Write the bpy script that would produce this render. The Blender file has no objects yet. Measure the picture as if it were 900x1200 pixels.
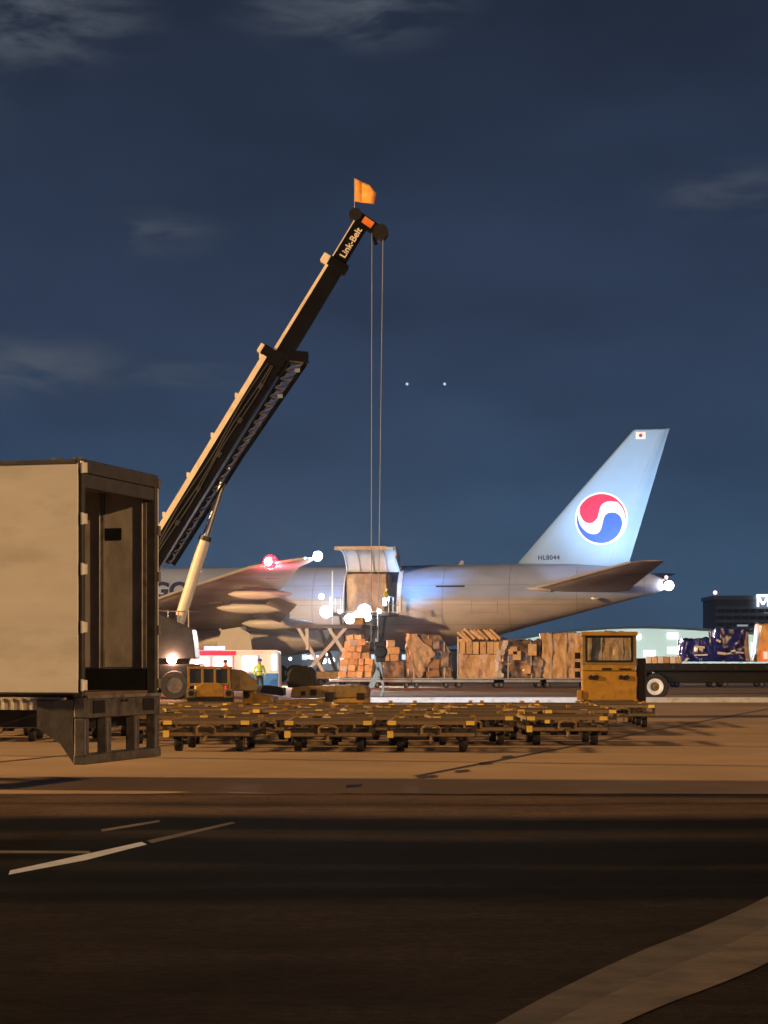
import bpy, bmesh, math, random
from mathutils import Vector, Matrix, noise
RND = random.Random(7)
S = bpy.context.scene
C = S.collection
rad = math.radians

# ------------------------------------------------------------------ camera, world, exposure
F, EYE, HZ = 2500.0, 1.63, 775.0          # focal length and horizon of a 900 x 1200 frame
cam = bpy.data.objects.new('camera', bpy.data.cameras.new('camera'))
C.objects.link(cam)
cam.location = (0, 0, EYE)
cam.rotation_euler = (rad(90), 0, 0)
cam.data.sensor_fit = 'VERTICAL'
cam.data.sensor_height = 36
cam.data.lens = 36 * F / 1200
cam.data.shift_y = (HZ - 600) / 1200
cam.data.clip_end = 20000
S.camera = cam
S.view_settings.view_transform = 'Standard'
S.view_settings.look = 'None'
S.view_settings.exposure = 0.0
S.cycles.use_denoising = True
S.cycles.max_bounces = 6
S.cycles.sample_clamp_indirect = 3.0

SODIUM = (1.0, 0.575, 0.235)
COOL = (0.72, 0.86, 1.0)


def world():
    w = bpy.data.worlds.new('World')
    S.world = w
    w.use_nodes = True
    nt = w.node_tree
    N, L = nt.nodes, nt.links
    bg = N['Background']
    tc = N.new('ShaderNodeTexCoord')
    sep = N.new('ShaderNodeSeparateXYZ')
    L.new(tc.outputs['Generated'], sep.inputs[0])
    ramp = N.new('ShaderNodeValToRGB')
    L.new(sep.outputs['Z'], ramp.inputs[0])
    e = ramp.color_ramp.elements
    stops = [(0.0, (.050, .098, .165)), (.03, (.041, .083, .148)), (.08, (.030, .060, .114)), (.15, (.0255, .0440, .087)),
             (.23, (.0195, .0325, .064)), (.31, (.0150, .0240, .0450)), (1.0, (.006, .010, .020))]
    e[0].position, e[1].position = 0, 1
    e[0].color = (*stops[0][1], 1)
    e[1].color = (*stops[-1][1], 1)
    for p, c in stops[1:-1]:
        n = e.new(p)
        n.color = (*c, 1)
    # thin night clouds: noise streaks, gathered in a few banks of the sky
    mp = N.new('ShaderNodeMapping')
    mp.inputs['Scale'].default_value = (9, 9, 34)
    L.new(tc.outputs['Generated'], mp.inputs[0])
    nz = N.new('ShaderNodeTexNoise')
    nz.inputs['Scale'].default_value = 2.2
    nz.inputs['Detail'].default_value = 7
    nz.inputs['Roughness'].default_value = .58
    nz.inputs['Distortion'].default_value = .35
    L.new(mp.outputs[0], nz.inputs['Vector'])
    mr = N.new('ShaderNodeMapRange')
    mr.interpolation_type = 'SMOOTHSTEP'
    mr.inputs[1].default_value, mr.inputs[2].default_value = .36, .70
    L.new(nz.outputs[0], mr.inputs[0])
    total = None
    for (px, py, rx, rz, a) in [(30, 20, 150, 62, 1.0), (410, -5, 150, 60, 1.0), (30, 430, 130, 42, .8), (230, 440, 110, 16, .6), (175, 275, 90, 30, .55),
                                (860, 225, 110, 36, .5), (640, -160, 420, 80, .8), (-300, 120, 260, 120, .8), (1300, 60, 300, 140, .8)]:
        d = Vector(((px - 450) / F, 1, (HZ - py) / F)).normalized()
        sub = N.new('ShaderNodeVectorMath')
        sub.operation = 'SUBTRACT'
        sub.inputs[1].default_value = d
        L.new(tc.outputs['Generated'], sub.inputs[0])
        mul = N.new('ShaderNodeVectorMath')
        mul.operation = 'MULTIPLY'
        mul.inputs[1].default_value = (F / rx, F / rx * .3, F / rz)
        L.new(sub.outputs[0], mul.inputs[0])
        ln = N.new('ShaderNodeVectorMath')
        ln.operation = 'LENGTH'
        L.new(mul.outputs[0], ln.inputs[0])
        m = N.new('ShaderNodeMapRange')
        m.interpolation_type = 'SMOOTHSTEP'
        m.inputs[1].default_value, m.inputs[2].default_value = 1.25, .1
        m.inputs[3].default_value, m.inputs[4].default_value = 0, a
        L.new(ln.outputs['Value'], m.inputs[0])
        if total is None:
            total = m.outputs[0]
        else:
            ad = N.new('ShaderNodeMath')
            ad.operation = 'MAXIMUM'
            L.new(total, ad.inputs[0])
            L.new(m.outputs[0], ad.inputs[1])
            total = ad.outputs[0]
    k = N.new('ShaderNodeMath')
    k.operation = 'MULTIPLY'
    L.new(total, k.inputs[0])
    L.new(mr.outputs[0], k.inputs[1])
    n2 = N.new('ShaderNodeTexNoise')
    n2.inputs['Scale'].default_value = 9
    n2.inputs['Detail'].default_value = 6
    mp2 = N.new('ShaderNodeMapping')
    mp2.inputs['Scale'].default_value = (1, 1, 2.4)
    L.new(tc.outputs['Generated'], mp2.inputs[0])
    L.new(mp2.outputs[0], n2.inputs['Vector'])
    r2 = N.new('ShaderNodeMapRange')
    r2.inputs[1].default_value, r2.inputs[2].default_value, r2.inputs[3].default_value, r2.inputs[4].default_value = .3, .7, .86, 1.16
    L.new(n2.outputs[0], r2.inputs[0])
    base = N.new('ShaderNodeMixRGB')
    base.blend_type = 'MULTIPLY'
    base.inputs[0].default_value = 1
    L.new(ramp.outputs[0], base.inputs[1])
    L.new(r2.outputs[0], base.inputs[2])
    mx = N.new('ShaderNodeMixRGB')
    L.new(k.outputs[0], mx.inputs[0])
    L.new(base.outputs[0], mx.inputs[1])
    mx.inputs[2].default_value = (.080, .097, .125, 1)
    L.new(mx.outputs[0], bg.inputs[0])
    bg.inputs[1].default_value = 1.0


world()

moon = bpy.data.objects.new('moon', bpy.data.lights.new('moon', 'SUN'))
moon.data.energy = .04
moon.data.angle = rad(.5)
moon.data.color = (.8, .88, 1)
moon.rotation_euler = (rad(40), 0, rad(-30))
C.objects.link(moon)


# ------------------------------------------------------------------ helpers
def at(px, py, Y):
    return Vector(((px - 450) / F * Y, Y, EYE + (HZ - py) / F * Y))


def ground_y(py):
    return F * EYE / (py - HZ)


_mats = {}


def mat(name, col, rough=.6, metal=0.0, var=.22, scale=3.0, bump=0.0, stain=None, stain_at=(.55, .72), stain_scale=1.2, spec=.5, stretch=(1, 1, 1)):
    if name in _mats:
        return _mats[name]
    m = bpy.data.materials.new(name)
    m.use_nodes = True
    N, L = m.node_tree.nodes, m.node_tree.links
    b = N['Principled BSDF']
    b.inputs['Roughness'].default_value = rough
    b.inputs['Metallic'].default_value = metal
    b.inputs['Specular IOR Level'].default_value = spec
    tc = N.new('ShaderNodeTexCoord')
    mp = N.new('ShaderNodeMapping')
    mp.inputs['Scale'].default_value = stretch
    L.new(tc.outputs['Object'], mp.inputs[0])
    nz = N.new('ShaderNodeTexNoise')
    nz.inputs['Scale'].default_value = scale
    nz.inputs['Detail'].default_value = 6
    nz.inputs['Roughness'].default_value = .62
    L.new(mp.outputs[0], nz.inputs['Vector'])
    mr = N.new('ShaderNodeMapRange')
    mr.inputs[1].default_value, mr.inputs[2].default_value = .3, .7
    L.new(nz.outputs[0], mr.inputs[0])
    mx = N.new('ShaderNodeMixRGB')
    mx.inputs[1].default_value = (*[c * (1 - var) for c in col], 1)
    mx.inputs[2].default_value = (*[min(1, c * (1 + var)) for c in col], 1)
    L.new(mr.outputs[0], mx.inputs[0])
    out = mx.outputs[0]
    if stain:
        n2 = N.new('ShaderNodeTexNoise')
        n2.inputs['Scale'].default_value = stain_scale
        n2.inputs['Detail'].default_value = 8
        n2.inputs['Roughness'].default_value = .6
        L.new(mp.outputs[0], n2.inputs['Vector'])
        r2 = N.new('ShaderNodeMapRange')
        r2.inputs[1].default_value, r2.inputs[2].default_value = stain_at
        L.new(n2.outputs[0], r2.inputs[0])
        m2 = N.new('ShaderNodeMixRGB')
        m2.inputs[2].default_value = (*stain, 1)
        L.new(r2.outputs[0], m2.inputs[0])
        L.new(out, m2.inputs[1])
        out = m2.outputs[0]
    L.new(out, b.inputs['Base Color'])
    if bump:
        bp = N.new('ShaderNodeBump')
        bp.inputs['Strength'].default_value = bump
        bp.inputs['Distance'].default_value = .05
        L.new(nz.outputs[0], bp.inputs['Height'])
        L.new(bp.outputs[0], b.inputs['Normal'])
    _mats[name] = m
    return m


def glow(name, col, strength):
    if name in _mats:
        return _mats[name]
    m = bpy.data.materials.new(name)
    m.use_nodes = True
    b = m.node_tree.nodes['Principled BSDF']
    b.inputs['Base Color'].default_value = (.5, .5, .5, 1)
    b.inputs['Emission Color'].default_value = (*col, 1)
    b.inputs['Emission Strength'].default_value = strength
    _mats[name] = m
    return m


class MB:
    """collects shapes and links them as one mesh object"""

    def __init__(s):
        s.v, s.f, s.m = [], [], []

    def add(s, verts, faces, mi=0):
        o = len(s.v)
        s.v += [tuple(p) for p in verts]
        s.f += [tuple(i + o for i in f) for f in faces]
        s.m += [mi] * len(faces)
        return s

    def box(s, c, size, rot=None, mi=0):
        hx, hy, hz = size[0] / 2, size[1] / 2, size[2] / 2
        P = [Vector((x, y, z)) for x in (-hx, hx) for y in (-hy, hy) for z in (-hz, hz)]
        if rot is not None:
            P = [rot @ p for p in P]
        c = Vector(c)
        return s.add([p + c for p in P], [(0, 1, 3, 2), (4, 6, 7, 5), (0, 4, 5, 1), (2, 3, 7, 6), (0, 2, 6, 4), (1, 5, 7, 3)], mi)

    def span(s, a, b, mi=0):
        a, b = Vector(a), Vector(b)
        return s.box((a + b) / 2, [abs(x) for x in (b - a)], None, mi)

    def bar(s, a, b, w, h=None, side=(0, 1, 0), mi=0, w2=None, h2=None):
        h = w if h is None else h
        w2 = w if w2 is None else w2
        h2 = h if h2 is None else h2
        a, b = Vector(a), Vector(b)
        d = (b - a).normalized()
        sd = Vector(side)
        if abs(d.dot(sd)) > .98:
            sd = Vector((1, 0, 0))
        sd = (sd - d * d.dot(sd)).normalized()
        up = d.cross(sd)
        P = []
        for p, ww, hh in ((a, w, h), (b, w2, h2)):
            for i, j in ((-1, -1), (1, -1), (1, 1), (-1, 1)):
                P.append(p + sd * (i * ww / 2) + up * (j * hh / 2))
        return s.add(P, [(3, 2, 1, 0), (4, 5, 6, 7), (0, 1, 5, 4), (1, 2, 6, 5), (2, 3, 7, 6), (3, 0, 4, 7)], mi)

    def tube(s, a, b, r, r2=None, n=10, mi=0):
        r2 = r if r2 is None else r2
        a, b = Vector(a), Vector(b)
        d = (b - a).normalized()
        sd = Vector((0, 0, 1)) if abs(d.z) < .9 else Vector((1, 0, 0))
        x = d.cross(sd).normalized()
        y = d.cross(x)
        P = []
        for p, q in ((a, r), (b, r2)):
            for k in range(n):
                t = 2 * math.pi * k / n
                P.append(p + x * (q * math.cos(t)) + y * (q * math.sin(t)))
        fs = [(k, (k + 1) % n, n + (k + 1) % n, n + k) for k in range(n)]
        fs += [tuple(range(n - 1, -1, -1)), tuple(range(n, 2 * n))]
        return s.add(P, fs, mi)

    def path(s, pts, r, n=8, mi=0):
        for a, b in zip(pts, pts[1:]):
            s.tube(a, b, r, None, n, mi)
        return s

    def lathe(s, prof, axis='y', n=20, c=(0, 0, 0), mi=0, closed=False):
        """prof: list of (radius, offset along the axis)"""
        c = Vector(c)
        P = []
        for r, o in prof:
            for k in range(n):
                t = 2 * math.pi * k / n
                a, b = r * math.cos(t), r * math.sin(t)
                P.append(c + (Vector((a, o, b)) if axis == 'y' else Vector((o, a, b)) if axis == 'x' else Vector((a, b, o))))
        fs = []
        m = len(prof)
        for i in range(m - 1 + (1 if closed else 0)):
            for k in range(n):
                i2 = (i + 1) % m
                fs.append((i * n + k, i * n + (k + 1) % n, i2 * n + (k + 1) % n, i2 * n + k))
        if not closed:
            fs += [tuple(range(n)), tuple(range((m - 1) * n, m * n))]
        return s.add(P, fs, mi)

    def ball(s, c, r, n=14, m=8, mi=0, sq=(1, 1, 1)):
        prof = [(max(.02 * r, r * math.sin(math.pi * i / m)), -r * math.cos(math.pi * i / m)) for i in range(m + 1)]
        o = len(s.v)
        s.lathe(prof, 'z', n, (0, 0, 0), mi)
        c = Vector(c)
        for i in range(o, len(s.v)):
            p = s.v[i]
            s.v[i] = (p[0] * sq[0] + c.x, p[1] * sq[1] + c.y, p[2] * sq[2] + c.z)
        return s

    def prism(s, pts, off, mi=0):
        """polygon pts (3-D, one plane) pushed along off"""
        n = len(pts)
        off = Vector(off)
        P = [Vector(p) for p in pts] + [Vector(p) + off for p in pts]
        fs = [tuple(range(n)), tuple(range(2 * n - 1, n - 1, -1))]
        fs += [(k, k + n, (k + 1) % n + n, (k + 1) % n) for k in range(n)]
        return s.add(P, fs, mi)

    def mesh(s, name, mats, smooth=False):
        me = bpy.data.meshes.new(name)
        me.from_pydata(s.v, [], s.f)
        if not isinstance(mats, (list, tuple)):
            mats = [mats]
        for m in mats:
            me.materials.append(m)
        if len(mats) > 1:
            me.polygons.foreach_set('material_index', s.m)
        bm = bmesh.new()
        bm.from_mesh(me)
        bmesh.ops.recalc_face_normals(bm, faces=bm.faces)
        bm.to_mesh(me)
        bm.free()
        if smooth:
            me.shade_smooth()
            me.set_sharp_from_angle(angle=rad(38))
        return me

    def build(s, name, mats, parent=None, smooth=False, bevel=0.0, loc=None):
        o = bpy.data.objects.new(name, s.mesh(name, mats, smooth))
        C.objects.link(o)
        if parent is not None:
            o.parent = parent
        if loc is not None:
            o.location = loc
        if bevel:
            b = o.modifiers.new('bevel', 'BEVEL')
            b.width = bevel
            b.segments = 2
            b.limit_method = 'ANGLE'
        return o


def link_mesh(name, me, parent=None, loc=(0, 0, 0), rot=(0, 0, 0)):
    o = bpy.data.objects.new(name, me)
    C.objects.link(o)
    o.parent = parent
    o.location = loc
    o.rotation_euler = rot
    return o


def tag(o, label, cat, group=None):
    o['label'] = label
    o['category'] = cat
    if group:
        o['group'] = group
    return o


def thing(name, label, cat, loc=(0, 0, 0), rotz=0.0, group=None):
    o = bpy.data.objects.new(name, None)
    C.objects.link(o)
    o.empty_display_size = .3
    o.location = loc
    o.rotation_euler = (0, 0, rotz)
    return tag(o, label, cat, group)


def kids(o):
    return [c for c in bpy.data.objects if c.parent == o]


def snapshot(o):
    """tree of an object as (object, [subtrees]) taken once, for cheap copying"""
    return (o, [snapshot(c) for c in kids(o)])


def copy_tree(tree, parent=None):
    o, ch = tree
    c = o.copy()
    C.objects.link(c)
    c.parent = parent
    for t in ch:
        copy_tree(t, c)
    return c


def structure(o):
    o['kind'] = 'structure'
    return o


def lamp(kind, loc, power, col, parent=None, target=None, size=.3, cone=90, blend=.5, name='lamp_light'):
    d = bpy.data.lights.new(name, kind)
    d.energy = power
    d.color = col
    if kind in ('SPOT', 'POINT'):
        d.shadow_soft_size = size
    if kind == 'SPOT':
        d.spot_size = rad(cone)
        d.spot_blend = blend
    o = bpy.data.objects.new(name, d)
    C.objects.link(o)
    o.location = loc
    o.parent = parent
    if target is not None:
        o.rotation_euler = (Vector(target) - Vector(loc)).to_track_quat('-Z', 'Y').to_euler()
    return o


def text_mesh(body, size, extrude=.01, offset=0.0, shear=0.0, spacing=1.0):
    cu = bpy.data.curves.new('text', 'FONT')
    cu.body = body
    cu.size = size
    cu.extrude = extrude
    cu.offset = offset
    cu.shear = shear
    cu.space_character = spacing
    cu.align_x = 'CENTER'
    cu.align_y = 'CENTER'
    o = bpy.data.objects.new('text', cu)
    C.objects.link(o)
    bpy.context.view_layer.update()
    me = bpy.data.meshes.new_from_object(o.evaluated_get(bpy.context.evaluated_depsgraph_get()))
    bpy.data.objects.remove(o)
    bpy.data.curves.remove(cu)
    return me


def text(name, body, size, m, parent, loc, rot, **k):
    me = text_mesh(body, size, **k)
    me.materials.clear()
    me.materials.append(m)
    return link_mesh(name, me, parent, loc, rot)


# ------------------------------------------------------------------ materials
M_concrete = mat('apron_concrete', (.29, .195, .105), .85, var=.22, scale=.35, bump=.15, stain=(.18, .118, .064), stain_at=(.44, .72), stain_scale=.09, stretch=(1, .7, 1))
M_oldasphalt = mat('old_asphalt', (.085, .058, .041), .9, var=.3, scale=.9, bump=.3, stain=(.045, .032, .023), stain_at=(.48, .7), stain_scale=.25, stretch=(.35, 1, 1), spec=0)
M_newasphalt = mat('new_asphalt', (.0095, .011, .0135), .9, var=.5, scale=7, bump=.6, stain=(.011, .010, .011), stain_at=(.52, .75), stain_scale=.8, stretch=(.4, 1, 1), spec=0)
M_nearasphalt = mat('near_asphalt', (.028, .025, .0225), .95, var=.5, scale=14, bump=.8, stain=(.016, .0145, .0135), stain_at=(.44, .68), stain_scale=1.1, stretch=(.55, 1, 1), spec=0)
M_strip = mat('road_strip', (.018, .015, .012), .95, var=.35, scale=3, spec=0, stretch=(.3, 1, 1))
M_seam = mat('tar_seam', (.03, .027, .025), .6, var=.3)
M_white = mat('road_paint', (.46, .50, .58), .55, var=.15, scale=4, stain=(.3, .28, .26), stain_at=(.55, .75), stain_scale=3)
M_worn = mat('worn_paint', (.092, .072, .052), .8, var=.3, scale=5, bump=.3, stain=(.040, .031, .023), stain_at=(.46, .66), stain_scale=1.6)
M_worn2 = mat('very_worn_paint', (.058, .044, .032), .85, var=.3, scale=6, bump=.3, stain=(.028, .022, .017), stain_at=(.45, .62), stain_scale=2)
M_panel = mat('trailer_panel', (.72, .69, .63), .45, var=.07, scale=1.6, stain=(.52, .485, .42), stain_at=(.50, .74), stain_scale=1.3, stretch=(.5, .5, 1.5))
M_darkframe = mat('trailer_frame', (.085, .078, .072), .5, .5, var=.3, scale=5, bump=.15)
M_guard = mat('guard_steel', (.10, .092, .085), .5, .3, var=.4, scale=6, stain=(.05, .04, .032), stain_at=(.48, .68), stain_scale=5)
M_greysteel = mat('grey_steel', (.21, .195, .18), .5, .4, var=.3, scale=6, stain=(.10, .075, .055), stain_at=(.5, .7), stain_scale=5)
M_inner = mat('inner_wall', (.50, .46, .41), .35, .15, var=.25, scale=2.5, stain=(.26, .22, .18), stain_at=(.5, .72), stain_scale=2, stretch=(1, 1, .5))
M_black = mat('black_steel', (.011, .0105, .0105), .55, 0, var=.35, scale=5, spec=.25)
M_rubber = mat('tyre_rubber', (.014, .013, .013), .8, var=.25, scale=8)
M_wood = mat('floor_wood', (.12, .085, .06), .7, var=.3, scale=4)
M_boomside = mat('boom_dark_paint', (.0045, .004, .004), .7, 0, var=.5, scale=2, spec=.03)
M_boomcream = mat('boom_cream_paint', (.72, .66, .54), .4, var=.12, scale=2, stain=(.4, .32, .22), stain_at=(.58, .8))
M_steel = mat('bright_steel', (.5, .5, .52), .3, .9, var=.15)
M_rope = mat('wire_rope', (.17, .21, .28), .6, 0, var=.1)
M_orange = mat('flag_cloth', (.86, .34, .06), .8, var=.18, scale=3, stain=(.85, .55, .25), stain_at=(.5, .8), stain_scale=3)
M_orangepaint = mat('orange_paint', (.70, .20, .03), .5, var=.2)
M_yellow = mat('yellow_paint', (.33, .185, .022), .45, var=.16, scale=3, stain=(.14, .08, .02), stain_at=(.52, .74), stain_scale=3.5)
M_yellowdull = mat('dull_yellow_paint', (.20, .135, .045), .55, var=.25, scale=4, stain=(.07, .05, .025), stain_at=(.46, .68), stain_scale=4)
M_dollyframe = mat('dolly_steel', (.27, .185, .095), .6, .2, var=.35, scale=5, stain=(.08, .055, .035), stain_at=(.47, .68), stain_scale=5)
M_dollydark = mat('dolly_dark_steel', (.05, .037, .025), .6, .2, var=.4, scale=6)
M_reflect = mat('yellow_reflector', (.95, .66, .13), .35, var=.08)
M_roller = mat('roller_steel', (.13, .095, .055), .5, .3, var=.25)
M_blue = mat('sky_blue_paint', (.25, .42, .68), .6, var=.05, scale=1.2)
M_planewhite = mat('aircraft_white_paint', (.58, .56, .54), .38, var=.06, scale=.9)
M_wing = mat('wing_grey_paint', (.40, .365, .41), .4, var=.10, scale=.8, stain=(.20, .175, .20), stain_at=(.42, .66), stain_scale=.35, stretch=(.45, 1, 1))
M_lead = mat('bare_leading_edge', (.72, .70, .66), .35, .5, var=.08)
M_navy = mat('navy_lettering', (.012, .02, .10), .5, var=.05)
M_red = mat('emblem_red', (.72, .02, .09), .45, var=.05)
M_emblue = mat('emblem_blue', (.02, .10, .55), .45, var=.05)
M_emwhite = mat('emblem_white', (.9, .9, .9), .45, var=.03)
M_engine = mat('nacelle_paint', (.45, .46, .48), .4, var=.08)
M_dark = mat('dark_metal', (.05, .05, .055), .5, .5, var=.3)
M_liner = mat('white_liner', (.82, .84, .86), .5, var=.05)
M_card = mat('cardboard', (.66, .42, .19), .75, var=.25, scale=3, bump=.2, stain=(.24, .14, .065), stain_at=(.5, .7), stain_scale=2.5)
M_card2 = mat('pale_cardboard', (.68, .47, .24), .75, var=.2, scale=3, bump=.2)
M_card3 = mat('brown_cardboard', (.36, .20, .095), .75, var=.25, scale=3, bump=.2)
M_wrapbrown = mat('brown_wrapped_goods', (.78, .50, .22), .2, var=.35, scale=3.2, bump=.8, stain=(.34, .18, .075), stain_at=(.42, .66), stain_scale=3.2, stretch=(1, 1, .45))  # stain gives brown patches and paints in the dark of creases
M_wrapdark = mat('dark_netted_goods', (.15, .105, .075), .25, var=.6, scale=2.5, bump=.5, stain=(.38, .245, .13), stain_at=(.50, .60), stain_scale=1.3)
M_sheet = mat('plastic_sheet', (.62, .55, .48), .25, var=.15, scale=3)
M_tan = mat('tan_sheet', (.47, .32, .18), .4, var=.25, scale=3, bump=.2)
M_strap = mat('cargo_strap', (.55, .47, .36), .6, var=.15)
M_pallet = mat('aluminium_pallet', (.48, .43, .36), .4, .6, var=.2)
M_bluewrap = mat('blue_plastic_wrap', (.012, .016, .15), .22, var=.5, scale=2.2, bump=.4, stain=(.10, .10, .36), stain_at=(.58, .72), stain_scale=2.5)
M_tape = mat('white_tape', (.62, .58, .66), .4, var=.1)
M_glass = mat('dark_glass', (.035, .04, .045), .08, var=.1, spec=.8)
M_rim = mat('white_rim', (.70, .69, .66), .45, var=.12)
M_vest = mat('yellow_vest', (.75, .55, .05), .7, var=.15)
M_vest2 = mat('lime_vest', (.55, .80, .12), .7, var=.15)
M_trouser = mat('dark_trousers', (.03, .03, .045), .8, var=.2)
M_skin = mat('skin', (.45, .26, .17), .6, var=.08)
M_helmet = mat('blue_cap', (.03, .10, .42), .5, var=.1)
M_vanwhite = mat('van_white_paint', (.80, .80, .82), .4, var=.06)
M_vanblue = mat('van_blue_panel', (.04, .22, .62), .4, var=.1)
M_vanred = mat('van_red_panel', (.70, .03, .08), .4, var=.1)
M_hangar = mat('hangar_cladding', (.66, .74, .70), .6, var=.06, scale=.05)
M_fascia = mat('dark_fascia', (.025, .035, .05), .6, var=.2)
M_office = mat('office_dark_wall', (.15, .19, .25), .5, var=.15, scale=.2)
M_officeband = mat('office_band', (.30, .37, .47), .5, var=.15, scale=.2)
M_sling = mat('pale_blue_sling', (.20, .28, .34), .55, var=.1)

# ------------------------------------------------------------------ ground
def sheet(name, pts, z, m):
    mb = MB()
    mb.add([(x, y, z) for x, y in pts], [tuple(range(len(pts)))])
    return structure(mb.build(name, m))


def band(name, x0, x1, ya, yb, z, m, wob=.12, n=60, seed=0):
    top, bot = [], []
    for i in range(n + 1):
        x = x0 + (x1 - x0) * i / n
        wa = wob * (noise.noise(Vector((x * .35, seed, 0))) + .6 * noise.noise(Vector((x * 1.7, seed, 3))) + .35 * noise.noise(Vector((x * 6, seed, 5))))
        wb = wob * (noise.noise(Vector((x * .35, seed + 9, 0))) + .6 * noise.noise(Vector((x * 1.7, seed + 9, 3))) + .35 * noise.noise(Vector((x * 6, seed + 9, 5))))
        bot.append((x, ya + wa, z))
        top.append((x, yb + wb, z))
    mb = MB()
    mb.add(bot + top, [(i, i + 1, n + 2 + i, n + 1 + i) for i in range(n)])
    return structure(mb.build(name, m))


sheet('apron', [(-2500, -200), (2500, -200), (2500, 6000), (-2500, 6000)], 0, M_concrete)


def road_material():
    m = bpy.data.materials.new('road_asphalt')
    m.use_nodes = True
    N, L = m.node_tree.nodes, m.node_tree.links
    b = N['Principled BSDF']
    b.inputs['Roughness'].default_value = .95
    b.inputs['Specular IOR Level'].default_value = 0.02
    tc = N.new('ShaderNodeTexCoord')

    def nz(scale, stretch, detail=7, rough=.6):
        mp = N.new('ShaderNodeMapping')
        mp.inputs['Scale'].default_value = stretch
        L.new(tc.outputs['Object'], mp.inputs[0])
        n = N.new('ShaderNodeTexNoise')
        n.inputs['Scale'].default_value = scale
        n.inputs['Detail'].default_value = detail
        n.inputs['Roughness'].default_value = rough
        L.new(mp.outputs[0], n.inputs['Vector'])
        return n.outputs[0]

    def math_(op, a, c, clamp=False):
        k = N.new('ShaderNodeMath')
        k.operation = op
        for i, q in enumerate((a, c)):
            if isinstance(q, (int, float)):
                k.inputs[i].default_value = q
            else:
                L.new(q, k.inputs[i])
        return k.outputs[0]
    sp = N.new('ShaderNodeSeparateXYZ')
    L.new(tc.outputs['Object'], sp.inputs[0])
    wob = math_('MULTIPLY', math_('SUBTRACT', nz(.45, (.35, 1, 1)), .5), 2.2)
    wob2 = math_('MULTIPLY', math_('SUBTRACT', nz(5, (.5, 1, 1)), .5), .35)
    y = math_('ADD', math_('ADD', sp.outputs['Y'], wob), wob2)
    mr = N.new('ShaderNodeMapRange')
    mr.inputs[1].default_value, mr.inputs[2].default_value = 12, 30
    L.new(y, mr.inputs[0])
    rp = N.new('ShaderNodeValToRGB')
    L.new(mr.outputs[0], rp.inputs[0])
    near, new, strip = (.0235, .019, .0155), (.0055, .006, .0072), (.024, .0195, .0145)  # asphalt tones by distance; darker than real asphalt to dim the foreground
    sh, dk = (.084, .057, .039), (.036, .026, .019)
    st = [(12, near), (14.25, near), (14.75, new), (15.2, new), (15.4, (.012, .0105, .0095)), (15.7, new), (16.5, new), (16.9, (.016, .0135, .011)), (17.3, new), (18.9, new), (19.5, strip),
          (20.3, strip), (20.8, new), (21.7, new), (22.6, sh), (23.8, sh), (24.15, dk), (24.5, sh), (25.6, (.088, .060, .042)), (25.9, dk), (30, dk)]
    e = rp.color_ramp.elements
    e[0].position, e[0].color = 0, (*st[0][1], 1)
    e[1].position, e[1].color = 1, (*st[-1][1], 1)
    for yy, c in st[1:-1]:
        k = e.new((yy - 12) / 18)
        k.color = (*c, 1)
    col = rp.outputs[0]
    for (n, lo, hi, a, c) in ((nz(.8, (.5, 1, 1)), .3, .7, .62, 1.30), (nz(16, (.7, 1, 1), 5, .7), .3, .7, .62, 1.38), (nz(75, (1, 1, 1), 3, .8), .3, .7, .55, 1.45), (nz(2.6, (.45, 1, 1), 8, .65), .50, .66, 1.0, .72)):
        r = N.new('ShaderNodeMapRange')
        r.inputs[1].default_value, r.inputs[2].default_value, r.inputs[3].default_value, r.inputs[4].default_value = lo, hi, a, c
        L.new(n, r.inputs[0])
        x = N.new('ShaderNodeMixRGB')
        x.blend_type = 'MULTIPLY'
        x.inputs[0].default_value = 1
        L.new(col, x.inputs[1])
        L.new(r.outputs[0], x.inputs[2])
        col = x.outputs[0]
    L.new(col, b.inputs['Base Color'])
    bp = N.new('ShaderNodeBump')
    bp.inputs['Strength'].default_value = .5
    bp.inputs['Distance'].default_value = .02
    L.new(nz(40, (1, 1, 1), 4, .7), bp.inputs['Height'])
    L.new(bp.outputs[0], b.inputs['Normal'])
    return m


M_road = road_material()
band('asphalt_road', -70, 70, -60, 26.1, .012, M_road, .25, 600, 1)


def gpt(px, py, z=0.0145):
    Y = F * (EYE - z) / (py - HZ)
    return ((px - 450) / F * Y, Y, z)


def stripe(name, pix, m, z=.0145):
    """flat painted mark given as (upper edge, lower edge) lists of ground positions"""
    up, lo = pix
    n = len(up)
    mb = MB()
    mb.add([gpt(*p, z) for p in up] + [gpt(*p, z) for p in lo], [(i, i + 1, n + i + 1, n + i) for i in range(n - 1)])
    return structure(mb.build(name, m))


stripe('road_marking', ([(12, 1020), (100, 1001), (166, 986.5)], [(10, 1025), (100, 1008), (172, 989.5)]), M_white)
stripe('road_marking', ([(-60, 996.5), (0, 996.7), (104, 997.2)], [(-60, 999.5), (0, 999.8), (108, 1000)]), M_worn)
stripe('road_marking', ([(172, 985), (272, 963)], [(178, 988), (276, 964.5)]), M_worn2)
stripe('road_marking', ([(118, 972), (186, 961)], [(120, 974.5), (188, 963)]), M_worn)


def smooth_curve(p, n=24):
    out = []
    for i in range(n + 1):
        t = i / n * (len(p) - 1)
        k = min(int(t), len(p) - 2)
        f = t - k
        p0, p1, p2, p3 = p[max(k - 1, 0)], p[k], p[k + 1], p[min(k + 2, len(p) - 1)]
        out.append(tuple(.5 * (2 * b + (c - a) * f + (2 * a - 5 * b + 4 * c - d) * f * f + (3 * b - a - 3 * c + d) * f ** 3) for a, b, c, d in zip(p0, p1, p2, p3)))
    return out


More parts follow.
